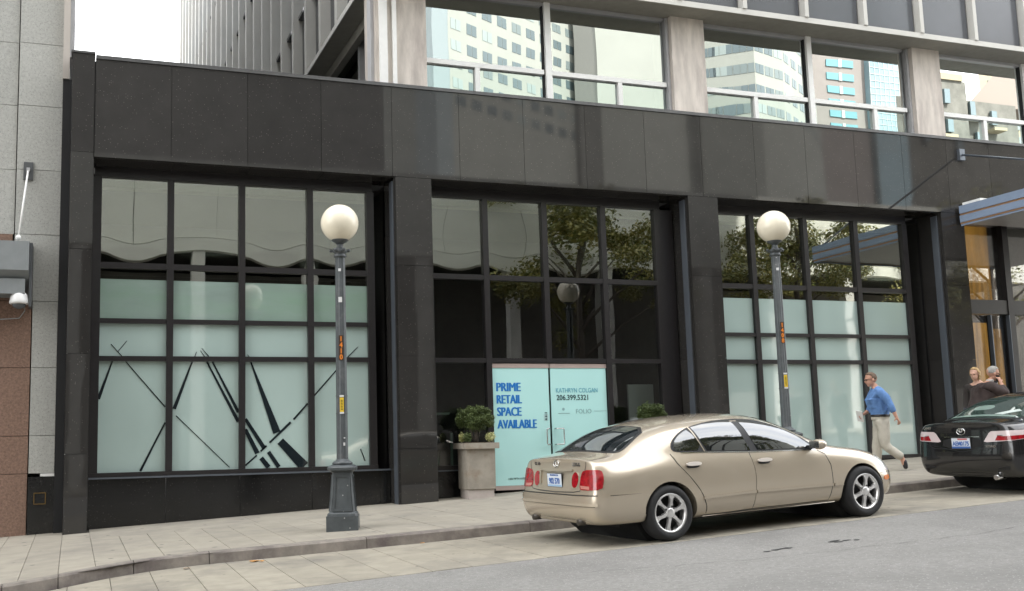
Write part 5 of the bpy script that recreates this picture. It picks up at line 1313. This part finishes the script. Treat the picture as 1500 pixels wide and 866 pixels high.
cb2.patch('windscreen', CARGLASS, smooth_poly([(1.62, -.52), (2.25, -.68), (2.42, -.60), (2.47, 0), (2.42, .60), (2.25, .68), (1.62, .52), (1.58, 0)], 1), 'T', .005, .006, .06)
for md in ('R', 'L'):
    cb2.patch('window_frame', TRIM, smooth_poly([(-.05, 1.03), (.20, 1.18), (.62, 1.30), (1.05, 1.315), (1.5, 1.28), (1.9, 1.11), (2.25, .92), (1.2, .945), (.2, .985)], 1), md, .003, .006, .06)
    for g in ([(.06, 1.035), (.22, 1.15), (.62, 1.275), (1.02, 1.292), (1.10, .965), (.24, 1.005)], [(1.10, 1.292), (1.46, 1.262), (1.85, 1.10), (2.14, .94), (1.20, .962)]): cb2.patch('window', CARGLASS, g, md, .006, .005, .05)
    cb2.strip('door_gap', TRIM, [(.0, .97), (.15, .80), (.40, .60), (.50, .30), (1.15, .26), (2.3, .26)], md, .009, .0008); cb2.strip('door_gap', TRIM, [(1.15, .94), (1.20, .7), (1.15, .26)], md, .009, .0008)
    sg = -1 if md == 'R' else 1
    MB().ball((2.15, sg*.99, .98), (.075, .10, .062)).build('wing_mirror', BLACKP, car2); MB().box(2.11, 2.19, min(sg*.82, sg*.94), max(sg*.82, sg*.94), .93, .96).build('mirror_arm', TRIM, car2)
    for hx_ in (.55, 1.45): cb2.patch('door_handle', BLACKP, smooth_poly([(hx_-.10, .82), (hx_+.10, .82), (hx_+.10, .86), (hx_-.10, .86)], 1), md, .03, .02, .04)
    ax = corner_axes(sg); ax['origin'] = Vector((-.93, sg*.76, 0))-ax['d']*2
    if ax['uax'].y*(-sg) < 0: ax['uax'] = -ax['uax']
    # +u runs towards the centre line
    tl = cb2.patch('tail_light', PINKLAMP, [(-.26, .885), (.05, .89), (.235, .885), (.265, .86), (.335, .745), (.30, .735), (-.02, .755), (-.22, .775), (-.28, .80)], None, .006, .010, .03, **ax)
    cb2.patch('red_lens', REDLAMP, [(-.255, .825), (.11, .815), (.165, .825), (.20, .755), (-.02, .762), (-.215, .782), (-.262, .80)], None, .009, .006, .03, parent=tl, **ax)
    cb2.patch('lamp_divider', CHROME, [(.10, .826), (.165, .834), (.165, .826), (.10, .818)], None, .010, .005, .03, parent=tl, **ax)
    cb2.patch('rear_reflector', TRIM, [(sg*.52, .355), (sg*.70, .36), (sg*.71, .415), (sg*.54, .385)], 'B', .006, .008, .04)
cb2.strip('boot_gap', TRIM, [(-.64, .93), (-.62, .90), (-.585, .76), (-.56, .68), (-.48, .645), (0, .635), (.48, .645), (.56, .68), (.585, .76), (.62, .90), (.64, .93)], 'B', .009, .001)
cb2.strip('bumper_gap', TRIM, [(-.80, .735), (-.60, .70), (.0, .60), (.60, .70), (.80, .735)], 'B', .006, .001)
cb2.patch('plate_recess', UNDER, smooth_poly([(-.34, .645), (.34, .645), (.31, .80), (-.31, .80)], 1), 'B', .002, .004, .05)
cb2.patch('boot_trim', CHROME, [(-.30, .805), (.30, .805), (.30, .815), (-.30, .815)], 'B', .010, .014, .05)
def on_rear2(y, z, off):
    loc, n, i, dd = bvh2.ray_cast(Vector((-4, y, z)), Vector((1, 0, 0))); return loc.x-off
px2 = on_rear2(0, .72, .014)
pl2 = empty('number_plate', (px2, 0, .722)); pl2.parent = car2
MB().box(-.004, .006, -.165, .165, -.08, .085).build('plate_frame', TRIM, pl2); MB().box(-.007, -.0045, -.155, .155, -.072, .072).build('plate', PLATE, pl2)
MB().box(-.0085, -.0072, -.153, .153, -.071, -.045).build('plate_tint', PLATEBLUE, pl2); MB().box(-.0085, -.0072, -.11, .05, .047, .068).build('plate_header', PLATERED, pl2)
rtext('AEM0175', PLATEBLUE, pl2, .082, 0, -.032, -.009, .85, .003)
bx2 = on_rear2(0, .893, .010)
def tring(mb):
    n = 20
    mb.tube([(0, .022*math.cos(t), .012+.034*math.sin(t)*.8) for t in [2*math.pi*k/n for k in range(n+1)]], .0055, 6); mb.tube([(0, .052*math.cos(t), .020+.016*math.sin(t)) for t in [2*math.pi*k/n for k in range(n+1)]], .0055, 6)
ring_badge(bx2, 0, .888, .070, .047, car2, 'emblem', CHROME, tring)
rtext('HYBRID', CHROME, car2, .042, -.47, .665, on_rear2(-.47, .68, .006), 1.1, .002); rtext('CAMRY', CHROME, car2, .042, .60, .925, on_rear2(.58, .93, .004), 1.0, .002)
MB().tube([(-.97, -.47, .25), (-.80, -.47, .25)], .036, 14).build('exhaust_pipe', CHROME, car2)
cx2, cy2, yaw2 = 12.70, -5.0, math.radians(2.0)
place_car(car2, (cx2, cy2, zr(cx2, cy2)+.006), yaw2); car2.matrix_world = car2.matrix_world @ Matrix.Scale(.975, 4)

# ------------------------------------------------------------------ people
SKIN = pmat('skin', (.50, .27, .19, 1), rough=.55, var=.06, scale=20); SKIN2 = pmat('fair_skin', (.60, .36, .27, 1), rough=.55, var=.05, scale=20)
SHIRT = pmat('blue_shirt_cloth', (.105, .215, .45, 1), rough=.85, var=.18, scale=9, bump=.35, bscale=14); KHAKI = pmat('khaki_cloth', (.47, .44, .375, 1), rough=.9, var=.12, scale=8, bump=.35, bscale=12)
BROWNJ = pmat('dark_brown_jacket', (.040, .026, .024, 1), rough=.75, var=.3, scale=9, bump=.4, bscale=12); COLLAR = pmat('pale_collar', (.55, .53, .50, 1), rough=.9)
HAIRB = pmat('brown_grey_hair', (.13, .085, .055, 1), rough=.7, var=.3, scale=40, bump=.5, bscale=90); HAIRG = pmat('grey_hair', (.30, .29, .27, 1), rough=.7, var=.3, scale=40, bump=.5, bscale=90); HAIRF = pmat('blonde_hair', (.42, .28, .13, 1), rough=.6, var=.3, scale=40, bump=.5, bscale=70)
SHOE = pmat('dark_shoe', (.018, .016, .02, 1), rough=.5); SOLE = pmat('shoe_sole', (.05, .045, .05, 1), rough=.8); LEATHER = pmat('black_leather', (.012, .011, .011, 1), rough=.4); EYE = pmat('dark_eye', (.02, .015, .012, 1), rough=.3); LIP = pmat('lip', (.36, .14, .11, 1), rough=.6)
PAPER = pmat('white_paper', (.65, .65, .64, 1), rough=.8); DARKJEAN = pmat('dark_trousers', (.03, .032, .04, 1), rough=.9, var=.2)

def skin_obj(name, V, E, root, sub=2, extra=None, voxel=None, disp=0.0, seed=0):
    me = bpy.data.meshes.new(name); names = list(V); idx = {n: i for i, n in enumerate(names)}
    me.from_pydata([V[n][0] for n in names], [(idx[a], idx[b]) for a, b in E], [])
    o = bpy.data.objects.new('tmp_skin', me); COL.objects.link(o)
    md = o.modifiers.new('k', 'SKIN'); md.use_smooth_shade = True; md.branch_smoothing = .4
    sv = me.skin_vertices[0].data
    for n in names:
        r = V[n][1]; sv[idx[n]].radius = (r, r) if not isinstance(r, tuple) else r; sv[idx[n]].use_root = (n == root)
    m2 = o.modifiers.new('s', 'SUBSURF'); m2.levels = sub
    r1 = eval_mesh(o, name); o.modifiers.clear()
    if extra:
        bm = bmesh.new(); bm.from_mesh(r1)
        for c, r, rot in extra:
            bmesh.ops.create_icosphere(bm, subdivisions=3, radius=1, matrix=Matrix.Translation(c) @ (rot or Matrix.Identity(4)) @ Matrix.Diagonal((r[0], r[1], r[2], 1)))
        bm.to_mesh(r1); bm.free()
    if voxel:
        o.data = r1; mr = o.modifiers.new('r', 'REMESH'); mr.mode = 'VOXEL'; mr.voxel_size = voxel; mr.use_smooth_shade = True
        ms = o.modifiers.new('m', 'SMOOTH'); ms.factor = .5; ms.iterations = 3
        r1 = eval_mesh(o, name); o.modifiers.clear()
    bpy.data.objects.remove(o)
    if disp:
        for v in r1.vertices:
            n_ = mnoise.noise(Vector((v.co.x*14+seed, v.co.y*14, v.co.z*7))); v.co += v.normal*n_*disp
    for p in r1.polygons: p.use_smooth = True
    return r1

def hand(V, E, wrist, pre, d, palm_n, side, curl=.6, s=1.0):
    """five fingers rooted in the palm. d: direction wrist->knuckles, palm_n: palm normal, side: direction towards the thumb"""
    d, pn, sd = Vector(d).normalized(), Vector(palm_n).normalized(), Vector(side).normalized(); w = Vector(V[wrist][0])
    V[pre+'palm'] = (w+d*.055*s, (.036*s, .020*s)); E.append((wrist, pre+'palm'))
    V[pre+'knk'] = (w+d*.088*s, (.036*s, .016*s)); E.append((pre+'palm', pre+'knk'))
    for i, (off, ln) in enumerate(((.030, .070), (.010, .078), (-.010, .074), (-.029, .058))):
        b = w+d*.092*s+sd*off*s; c1 = curl; d1 = (d*math.cos(c1)+pn*math.sin(c1)); d2 = (d*math.cos(c1*2.1)+pn*math.sin(c1*2.1))
        V[pre+'f%da' % i] = (b, .010*s); V[pre+'f%db' % i] = (b+d1*ln*.5*s, .009*s); V[pre+'f%dc' % i] = (b+d1*ln*.5*s+d2*ln*.5*s, .0075*s)
        E += [(pre+'knk', pre+'f%da' % i), (pre+'f%da' % i, pre+'f%db' % i), (pre+'f%db' % i, pre+'f%dc' % i)]
    t0 = w+d*.030*s+sd*.030*s; V[pre+'t0'] = (t0, .013*s); V[pre+'t1'] = (t0+(d*.6+sd*.6+pn*.3).normalized()*.035*s, .011*s); V[pre+'t2'] = (t0+(d*.6+sd*.6+pn*.3).normalized()*.035*s+(d*.9+sd*.1+pn*.5).normalized()*.030*s, .009*s)
    E += [(pre+'palm', pre+'t0'), (pre+'t0', pre+'t1'), (pre+'t1', pre+'t2')]

def head_parts(person, c, face, up, hs, skin, hair_mat, hair='short', glasses=False):
    """c: head centre, face: facing direction. returns extra ellipsoids for the body and adds hair, eyes, mouth, ears"""
    f = Vector(face).normalized(); u = Vector(up).normalized(); f = (f-u*f.dot(u)).normalized(); r = f.cross(u)
    rot = Matrix((( f.x, r.x, u.x, 0), (f.y, r.y, u.y, 0), (f.z, r.z, u.z, 0), (0, 0, 0, 1)))
    P = lambda a, b, d: Vector(c)+f*a*hs+r*b*hs+u*d*hs
    ex = [(P(-.008, 0, .025), (.098*hs, .077*hs, .095*hs), rot), (P(.022, 0, -.045), (.068*hs, .060*hs, .075*hs), rot), (P(.055, 0, -.092), (.026*hs, .030*hs, .022*hs), rot),
          (P(.096, 0, -.022), (.020*hs, .012*hs, .026*hs), rot), (P(.084, 0, .022), (.02*hs, .05*hs, .010*hs), rot), (P(.074, 0, -.058), (.02*hs, .026*hs, .014*hs), rot)]
    for s_ in (-1, 1): ex.append((P(-.005, s_*.080, -.012), (.020*hs, .010*hs, .030*hs), rot))
    for s_ in (-1, 1): MB().ball(P(.080, s_*.030, .004), .0085*hs, u=10, v=8).build('eye', EYE, person)
    mb = MB(); mb.ball((0, 0, 0), (.008*hs, .022*hs, .005*hs), u=10, v=8); o = mb.build('mouth', LIP, person); o.matrix_world = Matrix.Translation(P(.086, 0, -.062)) @ rot
    # hair cap
    mb = MB(); bmesh.ops.create_icosphere(mb.bm, subdivisions=4, radius=1)
    R = random.Random(int(abs(c[0])*100))
    for v in mb.bm.verts:
        a, b, d = v.co
        keep = (d > .28 + .55*max(0, a)) if hair == 'short' else (d > .25+.6*max(0, a) or (a < .35 and d > -1.2))
        if hair == 'short' and a < .15 and d > -.42: keep = True
        k = 1.0 + .05*mnoise.noise(Vector((a*6, b*6, d*6)))
        v.co = Vector((a*.104*k, b*.083*k, d*.100*k+.028))
        if hair != 'short' and d < .1:
            v.co.x = v.co.x*1.0-.012; v.co.y *= 1.12; v.co.z = .028+d*.19*k
        v.tag = not keep
    bmesh.ops.delete(mb.bm, geom=[v for v in mb.bm.verts if v.tag], context='VERTS')
    for fc in mb.bm.faces: fc.smooth = True
    geom = bmesh.ops.solidify(mb.bm, geom=mb.bm.faces[:], thickness=.008)
    me = mb.mesh('hair')
    for p in me.polygons: p.use_smooth = True
    me.transform(Matrix.Translation(c) @ rot @ Matrix.Scale(hs, 4)); link('hair', me, hair_mat, person)
    if glasses:
        g = MB()
        for s_ in (-1, 1):
            g.tube([P(.094, s_*.032+.022*math.cos(t), .004+.016*math.sin(t)) for t in [2*math.pi*k/12 for k in range(13)]], .0022, 5); g.tube([P(.092, s_*.054, .008), P(.0, s_*.083, .006)], .0022, 5)
        g.tube([P(.098, -.010, .006), P(.098, .010, .006)], .0022, 5); g.build('glasses', LEATHER, person)
    return ex

# man in the blue shirt, walking to the left, far arm forward, near leg trailing
GZ = zs(13.1, -1.9)
man = tag(empty('person', (13.15, -1.9, GZ)), 'man in blue shirt and khaki trousers walking left with papers in hand', 'person', 'pedestrians on the pavement')
inv = Matrix.Translation((-13.15, 1.9, -GZ))
man.location = (0, 0, 0)
def mk_man():
    V, E = {}, []
    Y0 = -1.9
    def j(n, x, y, z, r, *to):
        V[n] = (Vector((x, Y0+y, z)), r)
        for t in to: E.append((t, n))
    j('pelvis', 13.24, 0, 1.80, .13); j('spine', 13.20, 0, 1.96, .135, 'pelvis'); j('chest', 13.195, 0, 2.14, .14, 'spine'); j('uchest', 13.205, 0, 2.26, .11, 'chest'); j('neck', 13.17, 0, 2.365, .056, 'uchest'); j('nhead', 13.14, 0, 2.44, .055, 'neck')
    j('shN', 13.225, -.185, 2.27, .060, 'uchest'); j('elN', 13.36, -.25, 2.03, .046, 'shN'); j('wrN', 13.43, -.27, 1.845, .030, 'elN')
    j('shF', 13.19, .185, 2.27, .060, 'uchest'); j('elF', 13.15, .25, 2.01, .046, 'shF'); j('wrF', 12.985, .17, 1.915, .030, 'elF')
    j('hipF', 13.225, .085, 1.75, .095, 'pelvis'); j('knF', 13.16, .09, 1.37, .066, 'hipF'); j('ankF', 13.12, .09, 1.02, .044, 'knF'); j('toeF', 12.98, .09, .965, .038, 'ankF')
    j('hipN', 13.25, -.085, 1.75, .095, 'pelvis'); j('knN', 13.235, -.09, 1.36, .066, 'hipN'); j('ankN', 13.55, -.09, 1.145, .044, 'knN'); j('toeN', 13.585, -.09, 1.00, .036, 'ankN')
    cc = Vector((13.2, -1.9, 0)); rz = Matrix.Rotation(math.radians(-26), 3, 'Z')
    for n, (q, r_) in V.items():
        q -= cc; q.x *= .86; q.rotate(rz); q += cc
    return V, E
MROT = Matrix.Rotation(math.radians(-26), 3, 'Z')
def mp(x, y, z):
    q = Vector(((x-13.2)*.86, y+1.9, 0)); q.rotate(MROT); return Vector((13.2+q.x, -1.9+q.y, z))
V, E = mk_man()
hand(V, E, 'wrN', 'hn', MROT @ Vector((.45, -.05, -.9)), MROT @ Vector((-.5, .75, -.2)), MROT @ Vector((-.8, -.5, 0)), .5)
hand(V, E, 'wrF', 'hf', MROT @ Vector((-.8, -.15, -.5)), MROT @ Vector((.1, -.9, -.2)), MROT @ Vector((-.4, 0, .9)), .7)
ex = head_parts(man, mp(13.10, -1.9, 2.50), MROT @ Vector((-1, -.05, -.26)), MROT @ Vector((-.16, 0, 1)), 1.03, SKIN, HAIRB, 'short', True)
link('body', skin_obj('body', V, E, 'pelvis', 2, ex, .0065), SKIN, man)
def subset(V, keep, grow, E):
    W = {k: (V[k][0], (V[k][1]+grow) if not isinstance(V[k][1], tuple) else V[k][1]) for k in keep}
    return W, [(a, b) for a, b in E if a in W and b in W]
W, E2 = subset(V, ['pelvis', 'spine', 'chest', 'uchest', 'shN', 'elN', 'shF', 'elF'], .020, E)
W['pelvis'] = (mp(13.232, -1.9, 1.83), (.112, .128)); W['hem'] = (mp(13.218, -1.9, 1.875), (.150, .166)); W['spine'] = (mp(13.175, -1.9, 1.985), (.160, .175)); W['chest'] = (mp(13.18, -1.9, 2.14), (.150, .175)); W['uchest'] = (mp(13.20, -1.9, 2.25), (.115, .13)); W['col'] = (mp(13.165, -1.9, 2.395), .068); E2.append(('uchest', 'col')); E2.remove(('pelvis', 'spine')); W.pop('pelvis'); E2 += [('hem', 'spine')]
for s_ in ('N', 'F'):
    a, b = V['el'+s_][0], V['wr'+s_][0]; W['cuff'+s_] = (a+(b-a)*.68, .050); E2.append(('el'+s_, 'cuff'+s_))
def girdle(me, c, fn):
    for v in me.vertices:
        lim = fn(v.co.z)
        if lim is None: continue
        d = Vector((v.co.x-c.x, v.co.y-c.y, 0)); L2 = d.length
        if L2 < .24 and L2 > 1e-4:
            lo, hi = lim; k = min(max(L2, lo), hi)/L2; v.co.x = c.x+d.x*k; v.co.y = c.y+d.y*k
WC = mp(13.222, -1.9, 0)
sm_ = skin_obj('shirt', W, E2, 'spine', 2, None, .010, .016, 3)
girdle(sm_, WC, lambda z: None if z > 2.0 else ((0, .150+.20*max(0, z-1.90)) if z > 1.87 else (0, .10)))
link('shirt', sm_, SHIRT, man)
W, E2 = subset(V, ['pelvis', 'hipF', 'knF', 'ankF', 'hipN', 'knN', 'ankN'], .024, E)
W['pelvis'] = (mp(13.24, -1.9, 1.79), (.135, .160)); W['waist'] = (mp(13.225, -1.9, 1.89), (.148, .168)); E2.append(('pelvis', 'waist'))
for s_ in ('F', 'N'): W['ank'+s_] = (V['kn'+s_][0]+(V['ank'+s_][0]-V['kn'+s_][0])*1.04, .072); W['kn'+s_] = (V['kn'+s_][0], .092); W['hip'+s_] = (V['hip'+s_][0]+Vector((0, 0, -.05)), .115)
tm_ = skin_obj('trousers', W, E2, 'pelvis', 2, None, .010, .014, 8)
girdle(tm_, WC, lambda z: None if z < 1.80 else (.148, .152))
link('trousers', tm_, KHAKI, man)
mb = MB(); mb.lathe([(.150, -.020), (.160, -.018), (.160, .018), (.150, .020)], (0, 0, 0), n=28); o = mb.build('belt', LEATHER, man); o.matrix_world = Matrix.Translation(mp(13.222, -1.9, 1.872)) @ Euler((0, 0, math.radians(-26))).to_matrix().to_4x4()
def shoe(person, ank, toe, mat=SHOE):
    a, t = Vector(ank), Vector(toe); d = (t-a).normalized()
    V2 = {'h': (a-d*.02+Vector((0, 0, -.01)), .046), 'm': (a+(t-a)*.6, .047), 't': (t, .044), 'e': (t+d*.05, .034)}
    link('shoe', skin_obj('shoe', V2, [('h', 'm'), ('m', 't'), ('t', 'e')], 'h', 2), mat, person)
shoe(man, mp(13.14, -1.81, .985), mp(12.99, -1.81, .965)); shoe(man, mp(13.58, -1.99, 1.115), mp(13.60, -1.99, 1.00))
pap = tag(MB().box(-.008, .008, -.06, .06, -.10, .10).bevel(.003, 1).build('folded_papers', PAPER, None, V['hfknk'][0]+Vector((-.03, -.02, 0)), (math.radians(10), math.radians(-24), math.radians(12))), 'folded white papers held in the hand of the man in the blue shirt', 'papers')

# couple by the entrance
def standing(label, x, y, top, jacket, skin, hair_mat, hair, face, lean, phone=False, glasses=False, trousers=DARKJEAN, hs=1.0):
    g = zs(x, y); k = (top-g)/1.76
    p = tag(empty('person'), label, 'person', 'pedestrians on the pavement'); V, E = {}, []
    f = Vector(face).normalized(); r = f.cross(Vector((0, 0, 1))).normalized()
    def j(n, a, b, z, rad, *to):
        q = Vector((x, y, g))+f*(a*k)+r*(b*k)+Vector((0, 0, z*k)); V[n] = (q, rad)
        for t in to: E.append((t, n))
    L_ = lean
    j('pelvis', 0, 0, .93, .13); j('spine', L_*.25, 0, 1.10, .13, 'pelvis'); j('chest', L_*.6, 0, 1.27, .135, 'spine'); j('uchest', L_*.85, 0, 1.39, .105, 'chest'); j('neck', L_+.02, 0, 1.49, .055, 'uchest'); j('nhead', L_+.06, 0, 1.56, .055, 'neck')
    j('shR', L_*.8, .20, 1.40, .06, 'uchest'); j('shL', L_*.8, -.20, 1.40, .06, 'uchest')
    if phone:
        j('elR', L_+.16, .30, 1.22, .046, 'shR'); j('wrR', L_+.13, .165, 1.45, .030, 'elR')
    else:
        j('elR', L_*.6-.03, .26, 1.12, .044, 'shR'); j('wrR', L_*.6+.08, .25, .88, .029, 'elR')
    j('elL', L_*.6+.05, -.25, 1.13, .045, 'shL'); j('wrL', L_*.6+.26, -.12, 1.05, .030, 'elL')
    for s_, b in (('R', .10), ('L', -.10)):
        j('hip'+s_, 0, b, .89, .10, 'pelvis'); j('kn'+s_, .03 if s_ == 'R' else -.03, b, .50, .065, 'hip'+s_); j('ank'+s_, .0 if s_ == 'R' else -.06, b, .09, .044, 'kn'+s_); j('toe'+s_, .14 if s_ == 'R' else .08, b, .045, .036, 'ank'+s_)
    if phone: hand(V, E, 'wrR', 'hr', f*-.15+r*-.35+Vector((0, 0, .9)), r*-1, f, .75)
    else: hand(V, E, 'wrR', 'hr', Vector((0, 0, -1)), r*-1, f, .4)
    hand(V, E, 'wrL', 'hl', f*.8+r*.3, r*.8+Vector((0, 0, -.5)), Vector((0, 0, 1)), .6)
    hc = Vector((x, y, g))+f*((L_+.085)*k)+Vector((0, 0, 1.635*k))
    ex = head_parts(p, hc, f*1+Vector((0, 0, -.32 if phone else -.08)), f*.22+Vector((0, 0, 1)), hs, skin, hair_mat, hair, glasses)
    link('body', skin_obj('body', V, E, 'pelvis', 2, ex, .0065), skin, p)
    W, E2 = subset(V, ['pelvis', 'spine', 'chest', 'uchest', 'shR', 'elR', 'shL', 'elL'], .026, E)
    q_ = 1.18 if phone else .98
    W['pelvis'] = (V['pelvis'][0]-Vector((0, 0, .06)), .178*q_); W['spine'] = (V['spine'][0], .175*q_); W['chest'] = (V['chest'][0], .175*q_); W['uchest'] = (V['uchest'][0], .138*q_)
    for s_ in ('RL' if phone else ''): W['sh'+s_] = (V['sh'+s_][0], .104); W['col'] = (V['neck'][0]-Vector((0, 0, .015)), .078); E2.append(('uchest', 'col'))
    for s_ in 'RL':
        a, b = V['el'+s_][0], V['wr'+s_][0]; W['cuff'+s_] = (a+(b-a)*.88, .050); E2.append(('el'+s_, 'cuff'+s_)); W['el'+s_] = (a, .078*q_)
    link('jacket', skin_obj('jacket', W, E2, 'spine', 2, None, .010, .014, 5), jacket, p)
    if phone: MB().lathe([(.060, -.02), (.068, .0), (.060, .022)], V['neck'][0]+Vector((0, 0, .01)), n=20, cap=False).build('collar', COLLAR, p)
    W, E2 = subset(V, ['pelvis', 'hipR', 'knR', 'ankR', 'hipL', 'knL', 'ankL'], .02, E); link('trousers', skin_obj('trousers', W, E2, 'pelvis', 2), trousers, p)
    for s_ in 'RL': shoe(p, V['ank'+s_][0]-Vector((0, 0, .035)), V['toe'+s_][0])
    return p, V, f, r
_, VP, fP, rP = standing('grey haired man in a dark brown jacket talking on a phone near the entrance', 15.30, -2.0, 2.71, BROWNJ, SKIN, HAIRG, 'short', (.93, -.37, 0), .26, True, True, hs=1.06)
ph = VP['hrknk'][0]-rP*.030
tag(MB().box(-.012, .012, -.028, .028, -.06, .06).bevel(.006, 2).build('mobile_phone', LEATHER, None, ph, (0, 0, math.atan2(fP.y, fP.x)+math.pi/2)), 'dark phone held to the ear of the grey haired man', 'phone')
standing('woman with chin length blonde hair walking left behind the man on the phone', 16.15, -1.3, 2.76, pmat('dark_coat', (.03, .024, .022, 1), rough=.85, var=.2), SKIN2, HAIRF, 'long', (-.95, -.25, 0), .02, False, hs=1.0)
